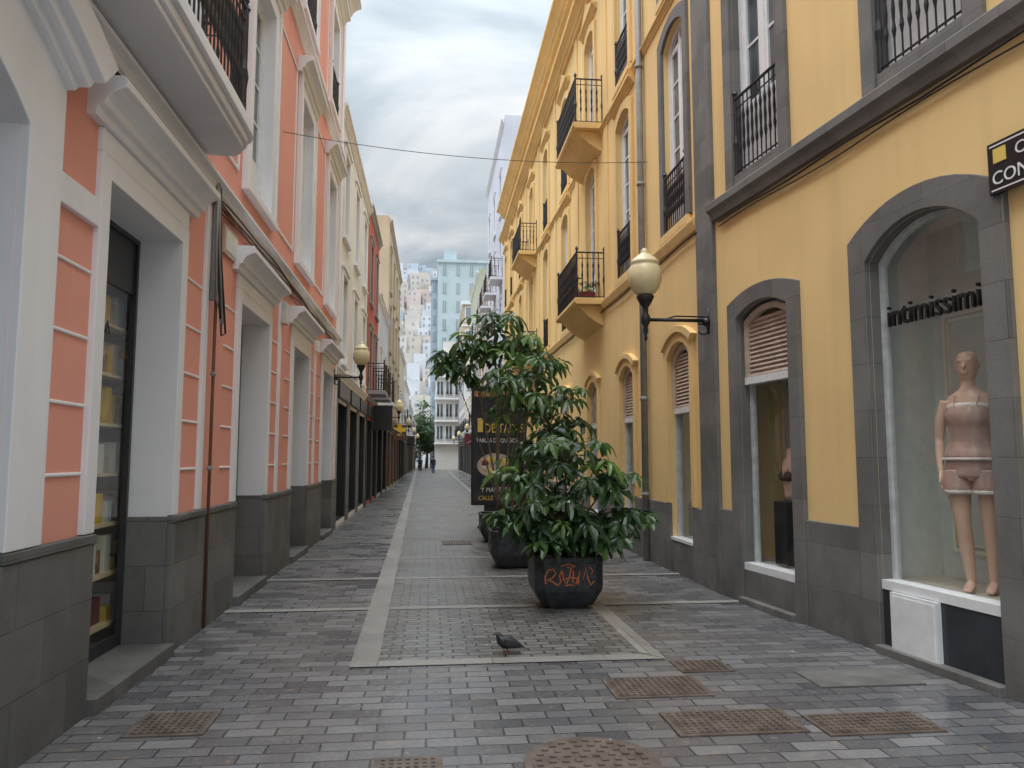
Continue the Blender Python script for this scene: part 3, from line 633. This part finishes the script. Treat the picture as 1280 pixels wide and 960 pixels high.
def plant(name,base,stems,L,per,lmix,seed,zs=.5):
    random.seed(seed); e=empty(name,(base[0],base[1],zs)); lf=MB(); sm=MB()
    for (dx,dy,h,spread,r) in stems:
        B0=Vector((base[0]+random.uniform(-.06,.06),base[1]+random.uniform(-.06,.06),zs)); T=Vector((base[0]+dx,base[1]+dy,h))
        mid=B0.lerp(T,.5)+Vector((dx*-.15+random.uniform(-.06,.06),random.uniform(-.06,.06),0))
        path=[(B0*(1-t)**2+mid*2*t*(1-t)+T*t*t) for t in [i/8 for i in range(9)]]
        sm.tube(path,[r*(1-.6*i/8) for i in range(9)],'bark',7)
        for k in range(per):
            tier=random.choice((0,1,2,2,3,3)); f=spread[0]+(1-spread[0])*(tier+random.uniform(0,.4))/3.4; f=min(f,.999)
            idx=min(int(f*8),7); q=path[idx].lerp(path[idx+1],f*8-idx)
            a=k*2.399+random.random(); rad=spread[1]*(1.1-.35*f)*random.uniform(.4,1.15)
            tip=q+Vector((math.cos(a)*rad,math.sin(a)*rad,random.uniform(.0,.25)*rad+.06))
            sm.tube([q,q.lerp(tip,.5)+Vector((0,0,.03)),tip],[.006,.0045,.003],'bark',4,False)
            ax=Vector((math.cos(a)*.55+random.uniform(-.3,.3),math.sin(a)*.55+random.uniform(-.3,.3),1))
            whorl(lf,tip,ax,L*random.uniform(.75,1.2),random.choice((6,7,8)),random.choices(('leafd','leafm','leafl'),lmix(tip.z))[0],random.uniform(.25,1.0))
        for k in range(2): whorl(lf,T+Vector((random.uniform(-.1,.1),random.uniform(-.1,.1),.05*k)),(random.uniform(-.3,.3),random.uniform(-.3,.3),1),L*.9,8,random.choices(('leafd','leafm','leafl'),lmix(h))[0],.4)
    lf.build('leaves',e); sm.build('stems',e,smooth=True); return e
mixa=lambda z:(6,4,.3 if z<1.4 else .8)
plant('umbrella_plant',P1,[(0,0,1.7,(.2,.5),.02),(-.55,.1,1.35,(.35,.34),.015),(.55,0,1.35,(.35,.36),.015),(.3,-.2,1.5,(.3,.38),.015),(-.25,-.25,1.1,(.2,.4),.014),(.8,-.1,.92,(.45,.34),.012),(-.1,.3,1.7,(.45,.3),.014),(-.62,-.05,.92,(.5,.28),.012),(.2,-.3,.85,(.2,.36),.012),(-.3,-.38,.72,(.3,.26),.012),(.45,-.38,.72,(.3,.28),.012)],.22,13,mixa,11)
plant('umbrella_plant',P2,[(.3,0,3.05,(.62,.5),.03),(-.15,0,2.85,(.72,.4),.022),(.8,.1,2.6,(.66,.42),.02),(.25,-.1,1.75,(.5,.4),.02),(.65,0,1.95,(.5,.42),.018),(.9,-.1,2.1,(.65,.36),.014)],.26,13,lambda z:(3,5,1 if z<2.3 else 3),12)
plant('umbrella_plant',P3,[(-.1,0,4.3,(.78,.55),.035),(-.65,0,3.95,(.80,.5),.025),(.55,.1,3.85,(.76,.5),.024),(.0,-.2,3.7,(.82,.55),.02),(.9,0,3.4,(.76,.5),.018),(.65,.2,2.8,(.7,.4),.02),(-1.0,.1,3.55,(.84,.42),.016)],.32,14,lambda z:(4,5,1 if z<3.2 else 2.5),13)
q=MB(); random.seed(3)
for i in range(26): whorl(q,(3.44-.3+random.uniform(-.2,.2),15.2+random.random()*1.7,4.95+random.random()*.25),(random.uniform(-.5,.5),random.uniform(-.5,.5),1),.14,7,random.choice(('leafd','leafm')),.5)
e=empty('balcony_flower_box',(3.1,16,4.8)); q.build('leaves',e); q=MB(); q.wbox(2.98,3.3,15.1,16.9,4.782,4.95,'awnr'); q.build('trough',e)

# ================================================================== ADVERT PANEL
e=empty('advertising_panel',(1.6,17.6,0)); q=MB(); x0,x1,yy=.93,2.2,17.6
q.wbox(x0,x1,yy,yy+.16,.52,3.25,'frame'); q.wbox(x0+.3,x1-.3,yy+.02,yy+.14,.05,.52,'frame'); q.wbox(x0+.15,x1-.15,yy-.08,yy+.24,.005,.06,'frame'); q.build('housing',e,bevel=.015)
q=MB(); q.wbox(x0+.06,x1-.06,yy-.012,yy-.003,.6,3.15,'poster'); q.build('poster',e)
q=MB()
q.tube([(x0+.55,yy-.013,1.42),(x0+.55,yy-.018,1.42)],[(.28,.42),(.28,.42)],'louvre',28,ref=(0,0,1))
for i in range(9): a=i*.7; q.tube([(x0+.55+.25*math.cos(a),yy-.018,1.42+.15*math.sin(a)),(x0+.55+.25*math.cos(a),yy-.03,1.42+.15*math.sin(a))],[.08,.05],random.choice(['gold','awnr','cream','goods']),10)
q.wbox(x0+.14,x0+.26,yy-.018,yy-.0125,2.18,2.5,'gold'); q.wbox(x0+.06,x1-.06,yy-.016,yy-.0125,3.0,3.12,'goods')
q.build('poster_food_picture',e)
textobj('poster_title','DE TAPAS',.30,(x0+.30,yy-.02,2.17),(1,0,0),'gold',e,.003,wx=.68); textobj('poster_line','TABLAS DE QUESOS',.13,(x0+.10,yy-.02,1.95),(1,0,0),'wtext',e,.003,wx=.82)
textobj('poster_line_lower','Y MAS TAPAS',.15,(x0+.22,yy-.02,.82),(1,0,0),'wtext',e,.003,wx=.85); textobj('poster_address','CALLE TRAVIESA',.14,(x0+.16,yy-.02,.64),(1,0,0),'gold',e,.003,wx=.85)

# ================================================================== LAMPS
def lamp(fr,u,z=3.3,arm=.86,k=1.0):
    p=fr(u,0,arm); e=empty('wall_street_lamp',(p[0],p[1],z)); q=MB(); c=(p[0],p[1],z)
    q.tube([fr(u,z,.0),fr(u,z,arm)],.022,'black',8); q.tube([fr(u,z+.045,.02),fr(u,z+.05,arm*.55),fr(u,z,arm*.75)],.01,'black',6)
    pa=[fr(u,z-.05,.03)]
    for i in range(14): a=i/13*4.6; r=.12*(1-i/16); pa.append(fr(u,z-.13+r*math.sin(a+1.2)*.8,.14+r*math.cos(a+1.2)*1.0))
    q.tube(pa,.010,'black',6)
    box(q,fr,u-.035,u+.035,z-.16,z+.16,.0,.05,'black'); q.lathe(fr(u,z-.02,.07),[(.045,-.03),(.06,0),(.045,.05)],'black',10)
    S=lambda P:[(r*k,h*k) for r,h in P]
    q.lathe(c,S([(.003,-.24),(.018,-.21),(.012,-.17),(.03,-.13),(.022,-.08),(.05,-.03),(.05,.03),(.028,.07),(.03,.13),(.07,.19),(.10,.25),(.085,.27)]),'black',16)
    q.build('bracket',e,smooth=True)
    q=MB(); q.lathe(c,S([(.07,.26),(.12,.30),(.165,.37),(.185,.45),(.182,.52),(.165,.58),(.145,.61),(.16,.625),(.15,.645),(.12,.68),(.07,.72),(.04,.74),(.045,.76),(.02,.79),(.002,.80)]),'lamp',24); q.build('globe',e,smooth=True)
lamp(RF,9.05,3.28,.84,1.12); lamp(LF,17.0,3.35,.62)
for u in (33,48,63,80): lamp(LF,u,3.3,.8)
for u in (27,41,56,72,88): lamp(RF,u,3.3,.8)
e=empty('pharmacy_cross_sign',(-1.6,39,3.0)); q=MB()
q.wbox(-1.85,-1.25,39,39.15,2.9,3.1,'yel'); q.wbox(-1.65,-1.45,38.99,39.16,2.7,3.3,'yel'); q.wbox(-2.15,-1.84,39.05,39.1,2.98,3.02,'black'); q.build('cross',e)
q=MB(); a=Vector((-2.15,10.9,6.25)); b_=Vector((3.44,11.7,6.35)); q.tube([a.lerp(b_,i/20)+Vector((0,0,-.32*4*(i/20)*(1-i/20)*.5)) for i in range(21)],.005,'cable',5); q.build('overhead_wire')

# ================================================================== PIGEON
def pigeon(x,y):
    e=empty('pigeon',(x,y,0)); q=MB()
    sec=[(.145,.055,(.004,.010)),(.11,.062,(.007,.022)),(.08,.074,(.018,.032)),(.045,.088,(.040,.047)),(.01,.098,(.054,.058)),(-.025,.106,(.056,.056)),(-.048,.118,(.046,.048)),(-.060,.134,(.034,.036)),(-.068,.150,(.025,.027)),(-.078,.161,(.021,.022)),(-.088,.165,(.017,.018)),(-.098,.163,(.007,.009))]
    q.tube([(x+a,y,z) for a,z,r in sec],[r for a,z,r in sec],'pig',16,ref=(0,0,1)); q.build('body',e,smooth=True)
    q=MB(); q.tube([(x-.046,y,.117),(x-.060,y,.134),(x-.069,y,.149)],[(.0475,.0495),(.0355,.0375),(.0265,.0285)],'pign',16,caps=False,ref=(0,0,1)); q.build('neck_feathers',e,smooth=True)
    q=MB(); q.tube([(x-.098,y,.165),(x-.114,y,.160),(x-.121,y,.155)],[.006,.004,.001],'black',8); q.build('beak',e)
    q=MB()
    for s_ in (-1,1): q.tube([(x-.03,y+s_*.050,.108),(x+.02,y+s_*.056,.098),(x+.08,y+s_*.038,.078),(x+.125,y+s_*.014,.062)],[(.030,.008),(.038,.010),(.024,.007),(.006,.003)],'pig',10,ref=(0,0,1))
    q.build('wings',e,smooth=True); q=MB()
    for s_ in (-1,1):
        q.tube([(x-.005,y+s_*.022,.06),(x+.002,y+s_*.022,.032),(x-.002,y+s_*.022,.016)],[.010,.004,.0035],'pigl',6)
        for a in (-.5,0,.5,3.14): q.tube([(x-.002,y+s_*.022,.017),(x-.002-.03*math.cos(a),y+s_*.022+.03*math.sin(a),.014)],[.0035,.002],'pigl',5)
    q.lathe((x-.091,y-.017,.167),[(.001,0),(.004,.002),(.001,.004)],'gold',8)
    q.build('legs',e)
pigeon(.64,6.42)

# ================================================================== FIGURES
def figure(name,loc,yaw,h=1.8,skin='skin',top=None,bottom=None,pose='stand',voxel=.012,cami=False,hair=None,bust=True):
    e=empty(name,loc); S=h/1.8; R=Matrix.Rotation(yaw,4,'Z')
    T=Matrix.Translation(Vector(loc))@R@Matrix.Scale(S,4)
    q=MB(); tors=[(.82,.09,.07),(.88,.155,.105),(.95,.168,.115),(1.03,.148,.10),(1.12,.112,.082),(1.22,.126,.088),(1.31,.145,.10),(1.40,.158,.092),(1.455,.145,.075),(1.49,.09,.06),(1.525,.052,.055),(1.60,.048,.052)]
    q.tube([(0,0.0,z) for z,a,b in tors],[(a,b) for z,a,b in tors],'mann',20,ref=(1,0,0))
    hd=[(1.565,.030,.040,-.03),(1.585,.048,.060,-.02),(1.62,.062,.080,-.01),(1.67,.072,.092,0),(1.72,.077,.098,.005),(1.76,.070,.090,.01),(1.785,.050,.066,.012),(1.80,.012,.02,.012)]
    q.tube([(0,c,z) for z,a,b,c in hd],[(a,b) for z,a,b,c in hd],'mann',18,ref=(1,0,0))
    q.tube([(0,-.085,1.70),(0,-.112,1.665),(0,-.088,1.655)],[.009,.014,.009],'mann',8); q.tube([(-.02,-.088,1.628),(.02,-.088,1.628)],.010,'mann',8)
    for s_ in (-1,1): q.tube([(s_*.074,.0,1.71),(s_*.08,.005,1.69),(s_*.074,0,1.66)],[.008,.014,.008],'mann',6)
    for s_ in (-1,1): q.tube([(s_*.02,-.092,1.722),(s_*.05,-.078,1.722)],[.009,.008],'mann',6)
    if bust:
        for s_ in (-1,1): q.tube([(s_*.066,-.05,1.30),(s_*.07,-.09,1.295),(s_*.07,-.125,1.29)],[.062,.052,.02],'mann',12)
    if pose=='stand':
        legs=[[(-.09,0,.9),(-.095,-.01,.68),(-.075,-.03,.48),(-.07,-.005,.34),(-.05,.0,.085)],[(.09,0,.9),(.10,0,.68),(.095,.0,.48),(.095,.02,.34),(.09,.03,.085)]]
        arms=[[(-.155,0,1.425),(-.205,.01,1.28),(-.225,.03,1.13),(-.22,.0,1.0),(-.205,-.045,.885)],[(.155,0,1.425),(.205,.015,1.28),(.23,.035,1.13),(.23,.01,1.0),(.21,-.02,.88)]]
    else:
        legs=[[(-.09,0,.9),(-.09,-.09,.68),(-.08,-.16,.49),(-.08,-.14,.34),(-.08,-.18,.085)],[(.09,0,.9),(.09,.05,.68),(.08,.06,.48),(.08,.16,.36),(.08,.27,.13)]]
        arms=[[(-.165,0,1.425),(-.21,.06,1.28),(-.22,.12,1.13),(-.22,.08,1.0),(-.21,.02,.9)],[(.165,0,1.425),(.21,-.05,1.28),(.22,-.09,1.14),(.22,-.17,1.04),(.20,-.25,.97)]]
    for L in legs:
        q.tube(L,[.085,.074,.052,.053,.033],'mann',14); a=L[-1]; z=a[2]-.085
        q.tube([(a[0],a[1]+.035,z+.03),(a[0],a[1]-.01,z+.05),(a[0],a[1]-.08,z+.035),(a[0],a[1]-.15,z+.018)],[(.02,.022),(.038,.032),(.028,.04),(.014,.032)],'mann',10)
    for L in arms:
        q.tube(L,[.048,.041,.034,.031,.022],'mann',12); w_=Vector(L[-1]); d=(w_-Vector(L[-2])).normalized()
        q.tube([w_-d*.01,w_+d*.05,w_+d*.095],[(.020,.020),(.036,.018),(.034,.014)],'mann',8,ref=(0,1,0))
        for i in range(4): o_=Vector((0,(i-1.5)*.018,0)); ln=(.062,.075,.078,.06)[i]; q.tube([w_+d*.085+o_,w_+d*(.085+ln*.6)+o_,w_+d*(.085+ln)+o_+Vector((-.012 if w_.x>0 else .012,0,0))],[.0095,.0085,.007],'mann',6)
        q.tube([w_+d*.03+Vector((0,-.02,0)),w_+d*.06+Vector((0,-.045,0)),w_+d*.095+Vector((0,-.052,0))],[.012,.010,.008],'mann',6)
    q.v=[tuple(T@Vector(v)) for v in q.v]; o=q.build('body',e,smooth=True); o.data.materials.clear(); o.data.materials.append(M[skin])
    rm=o.modifiers.new('Remesh','REMESH'); rm.mode='VOXEL'; rm.voxel_size=voxel; rm.use_smooth_shade=True; sm=o.modifiers.new('Smooth','SMOOTH'); sm.factor=.6; sm.iterations=3
    def cloth(rings,m,nm,caps=False,amp=.006,cx=0):
        # interpolate the sparse profile so folds have enough rings to show
        P=[(r[0],r[1],r[2],r[3] if len(r)>3 else cx,r[4] if len(r)>4 else 0) for r in rings]; Q=[]
        for a,b in zip(P,P[1:]):
            n=max(1,int(abs(a[0]-b[0])/.015))
            for i in range(n): Q.append(tuple(x+(y_-x)*i/n for x,y_ in zip(a,b)))
        Q.append(P[-1])
        c=MB(); c.tube([(r[3],r[4],r[0]) for r in Q],[(r[1],r[2]) for r in Q],m,56,caps,ref=(1,0,0))
        vs=[]; top_=max(r[0] for r in P); bot=min(r[0] for r in P)
        for v in c.v:
            v=Vector(v); a=math.atan2(v.y,v.x-cx); fl=(top_-v.z)/max(top_-bot,.01)
            k=1+amp*9*noise.noise(Vector((math.cos(a)*3.5,math.sin(a)*3.5,v.z*9)))+amp*3*fl*math.sin(a*11+3*math.sin(v.z*7)); vs.append(tuple(T@Vector((cx+(v.x-cx)*k,v.y*k,v.z))))
        c.v=vs; ob=c.build(nm,e,smooth=True); so=ob.modifiers.new('S','SOLIDIFY'); so.thickness=.004; return ob
    if cami:
        cloth([(1.36,.150,.125,0,-.012),(1.30,.162,.138,0,-.022),(1.26,.152,.13,0,-.018),(1.22,.142,.116,0,-.014),(1.17,.138,.108,0,-.01),(1.12,.142,.108,0,-.006),(1.06,.168,.124,0,0),(1.01,.192,.138,0,0),(.985,.198,.142,0,0)],'satin','camisole')
        cloth([(1.39,.144,.116,0,-.008),(1.352,.154,.129,0,-.012)],'lace','neckline_lace'); cloth([(.993,.199,.143),(.972,.203,.147)],'lace','camisole_hem')
        cloth([(1.02,.158,.112),(.95,.178,.124),(.88,.180,.124),(.845,.176,.118)],'satin','shorts_seat')
        for s_ in (-1,1):
            cloth([(.90,.092,.112),(.84,.100,.116),(.78,.108,.118),(.745,.112,.120)],'satin','shorts_leg',cx=s_*.098); cloth([(.752,.113,.121),(.722,.116,.124)],'lace','shorts_hem',cx=s_*.098)
        c=MB()
        for s_ in (-1,1): c.tube([(s_*.075,-.12,1.375),(s_*.08,-.085,1.44),(s_*.08,-.02,1.485),(s_*.08,.06,1.45),(s_*.08,.09,1.38)],.005,'satin',6)
        c.v=[tuple(T@Vector(v)) for v in c.v]; c.build('straps',e)
    if top:
        cloth([(1.47,.09,.07),(1.44,.165,.095),(1.3,.172,.125),(1.12,.15,.11),(.98,.18,.125),(.93,.185,.128)],top,'jacket')
        c=MB()
        for L in arms: c.tube(L,[.06,.052,.045,.040,.034],top,10)
        c.v=[tuple(T@Vector(v)) for v in c.v]; c.build('sleeves',e,smooth=True)
    if bottom:
        c=MB(); c.tube([(0,0,.99),(0,0,.93),(0,0,.84)],[(.165,.115),(.178,.122),(.14,.10)],bottom,14,ref=(1,0,0))
        for L in legs: c.tube(L,[.10,.088,.066,.062,.052],bottom,12)
        c.v=[tuple(T@Vector(v)) for v in c.v]; c.build('trousers',e,smooth=True)
    if hair:
        c=MB(); c.tube([(0,.02,1.66),(0,.02,1.72),(0,.015,1.77),(0,.012,1.80),(0,.012,1.815)],[(.078,.09),(.086,.104),(.078,.10),(.052,.068),(.01,.01)],hair,14,ref=(1,0,0)); c.v=[tuple(T@Vector(v)) for v in c.v]; c.build('hair',e,smooth=True)
    return e
figure('shop_mannequin',NF(5.54,.575,-.36),math.radians(-50),1.86,'mann',cami=True,voxel=.01)
figure('shop_mannequin',NF(5.06,.575,-.50),math.radians(-80),1.86,'mann',cami=True,voxel=.01)
figure('pedestrian',(.28,76,.012),math.radians(180),1.75,'skin','bcloth','bluecloth','walk',.02,hair='bcloth',bust=False)
figure('pedestrian',(-1.1,88,.012),0,1.7,'skin','bcloth','bcloth','walk',.02,hair='brown')
cx,cy,_=NF(8.08,0,-.42); e=empty('bust_form_display',(cx,cy,.42)); q=MB()
q.wbox(cx-.15,cx+.15,cy-.15,cy+.15,.43,1.12,'bcloth'); q.build('plinth',e,bevel=.004)
q=MB(); tr=[(1.125,.11,.08),(1.2,.105,.078),(1.3,.12,.085),(1.4,.135,.1),(1.5,.145,.09),(1.56,.13,.07),(1.6,.07,.055),(1.66,.045,.045),(1.70,.042,.042)]
q.tube([(cx,cy,z) for z,a,b in tr],[(b,a) for z,a,b in tr],'mann',20,ref=(1,0,0))
for s_ in (-1,1): q.tube([(cx-.04,cy+s_*.062,1.4),(cx-.09,cy+s_*.066,1.395),(cx-.12,cy+s_*.066,1.39)],[.06,.048,.015],'mann',12)
q.build('torso',e,smooth=True); q=MB()
for s_ in (-1,1):
    q.tube([(cx-.045,cy+s_*.062,1.4),(cx-.094,cy+s_*.066,1.392),(cx-.126,cy+s_*.066,1.386)],[.065,.052,.016],'bcloth',12); q.tube([(cx-.09,cy+s_*.075,1.43),(cx-.06,cy+s_*.08,1.52),(cx,cy+s_*.085,1.565),(cx+.06,cy+s_*.08,1.5)],.005,'bcloth',6)
q.tube([(cx,cy,1.345),(cx,cy,1.375)],[(.1,.131),(.103,.136)],'bcloth',20,False,ref=(1,0,0)); q.build('bra',e,smooth=True)

# ================================================================== DISTANT TREES & HILL
def tree(x,y,h,r,seed):
    random.seed(seed); e=empty('street_tree',(x,y,0)); q=MB(); q.tube([(x,y,0),(x+.1,y,h*.3),(x,y+.1,h*.55)],[.28,.2,.13],'bark',8)
    for i in range(7): a=i*.9; q.tube([(x,y,h*.4),(x+r*.4*math.cos(a),y+r*.4*math.sin(a),h*.6),(x+r*.7*math.cos(a),y+r*.7*math.sin(a),h*(.7+.05*(i%3)))],[.11,.07,.03],'bark',6)
    q.build('trunk',e,smooth=True); q=MB(); cl=[(x+random.gauss(0,r*.42),y+random.gauss(0,r*.42),h*.62+random.gauss(0,h*.15)) for _ in range(20)]
    for i in range(3200):
        c=random.choice(cl); p=Vector(c)+Vector((random.gauss(0,r*.22),random.gauss(0,r*.22),random.gauss(0,r*.2)))
        u=Vector((random.gauss(0,1),random.gauss(0,1),random.gauss(0,.5))).normalized(); v=u.orthogonal().normalized(); s_=random.uniform(.15,.28)
        q.add([p-u*s_,p-v*s_*.5,p+u*s_,p+v*s_*.5],[(0,1,2,3)],random.choice(('leafd','leafd','leafm')))
    q.build('crown',e)
tree(-1.6,115,9.5,2.6,1); tree(-3.6,119,11,3,2); tree(-.6,120,6.5,1.8,5)
def hz(x,y):
    t=min(max((y-190)/300,0),1); return (t*t*(3-2*t))*112*(1+.12*noise.noise(Vector((x*.01,y*.01,3))))+2*noise.noise(Vector((x*.04,y*.04,0)))*t-1*(1-t)
q=MB(); nx,ny=60,50; pts=[(-450+900*i/nx,190+500*j/ny,hz(-450+900*i/nx,190+500*j/ny)) for j in range(ny+1) for i in range(nx+1)]
q.add(pts,[(j*(nx+1)+i,j*(nx+1)+i+1,(j+1)*(nx+1)+i+1,(j+1)*(nx+1)+i) for j in range(ny) for i in range(nx)],'hill'); q.build('hillside_terrain',smooth=True)
random.seed(21); q=MB(); cols=['pw','pw','pw','pb','pc','pt','ps','pw','pc']
yy=200
while yy<440:
    x=-75
    while x<60:
        ww=random.uniform(4,8); z=hz(x+ww/2,yy); hh=random.uniform(5,10); c=random.choice(cols); y0=yy+random.uniform(-3,3)
        q.wbox(x,x+ww,y0,y0+9,z-6,z+hh,c)
        for f in range(int(hh/3)):
            for k in range(int(ww/2.4)):
                if random.random()<.8: q.wbox(x+1+k*2.4,x+1.8+k*2.4,y0-.1,y0+.05,z+1+f*3,z+2.2+f*3,'hwin')
        x+=ww+random.uniform(0,2.5)
    yy+=10
q.build('hillside_houses')
q=MB()
for k in range(5): 
    x=-60+k*26; z=hz(x,470); q.wbox(x,x+22,470,485,z-8,z+9,'pt')
    for f in range(3):
        for i in range(8): q.wbox(x+1+i*2.6,x+2.6+i*2.6,469.8,470.1,z+.8+f*2.8,z+2.4+f*2.8,'hwin')
q.build('hilltop_apartment_blocks')

# ================================================================== WORLD, SUN, CAMERA
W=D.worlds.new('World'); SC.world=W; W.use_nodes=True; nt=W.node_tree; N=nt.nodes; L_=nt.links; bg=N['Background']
sky=N.new('ShaderNodeTexSky'); sky.sky_type='NISHITA'; sky.sun_disc=False
tc=N.new('ShaderNodeTexCoord'); sp=N.new('ShaderNodeSeparateXYZ'); L_.new(tc.outputs['Generated'],sp.inputs[0])
def mth(op,a,b=0):
    x=N.new('ShaderNodeMath'); x.operation=op
    for i,v in enumerate((a,b)):
        if hasattr(v,'links'): L_.new(v,x.inputs[i])
        else: x.inputs[i].default_value=v
    return x.outputs[0]
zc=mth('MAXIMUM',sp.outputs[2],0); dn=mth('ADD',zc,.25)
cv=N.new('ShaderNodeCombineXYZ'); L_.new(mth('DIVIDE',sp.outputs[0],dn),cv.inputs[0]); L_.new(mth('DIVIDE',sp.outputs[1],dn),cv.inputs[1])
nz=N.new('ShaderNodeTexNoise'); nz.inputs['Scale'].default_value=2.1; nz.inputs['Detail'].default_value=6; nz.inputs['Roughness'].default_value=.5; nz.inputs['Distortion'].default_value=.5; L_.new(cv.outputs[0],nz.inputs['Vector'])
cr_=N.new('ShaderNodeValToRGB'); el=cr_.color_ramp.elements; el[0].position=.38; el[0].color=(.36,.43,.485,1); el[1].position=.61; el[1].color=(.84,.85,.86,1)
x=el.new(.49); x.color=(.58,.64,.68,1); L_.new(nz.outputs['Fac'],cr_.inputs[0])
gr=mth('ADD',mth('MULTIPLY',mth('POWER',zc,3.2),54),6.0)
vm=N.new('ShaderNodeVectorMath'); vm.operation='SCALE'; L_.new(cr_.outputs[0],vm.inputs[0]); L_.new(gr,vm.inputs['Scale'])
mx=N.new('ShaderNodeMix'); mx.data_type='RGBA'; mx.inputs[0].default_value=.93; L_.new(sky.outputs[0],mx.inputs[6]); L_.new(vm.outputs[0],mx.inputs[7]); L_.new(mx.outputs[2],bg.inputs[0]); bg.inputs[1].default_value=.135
sd=D.lights.new('sun','SUN'); sd.energy=1.35; sd.angle=math.radians(45); sd.color=(1,.99,.975); so=link(D.objects.new('sun',sd))
dirv=Vector((-.38,-.25,.88)).normalized(); so.rotation_euler=dirv.to_track_quat('Z','Y').to_euler(); so.location=(0,0,40)
sky.sun_elevation=math.asin(dirv.z); sky.sun_rotation=math.atan2(dirv.x,dirv.y)
cam=D.cameras.new('camera'); co=link(D.objects.new('camera',cam)); SC.camera=co; cam.sensor_width=36; cam.lens=960/1280*36; cam.clip_end=3000; cam.clip_start=.05
th=math.atan(92/960); ps=math.atan(102/960*math.cos(th)); co.location=(0,0,1.6); co.rotation_euler=(math.pi/2+th,0,-ps)
SC.view_settings.view_transform='Standard'; SC.view_settings.look='None'; SC.view_settings.exposure=0
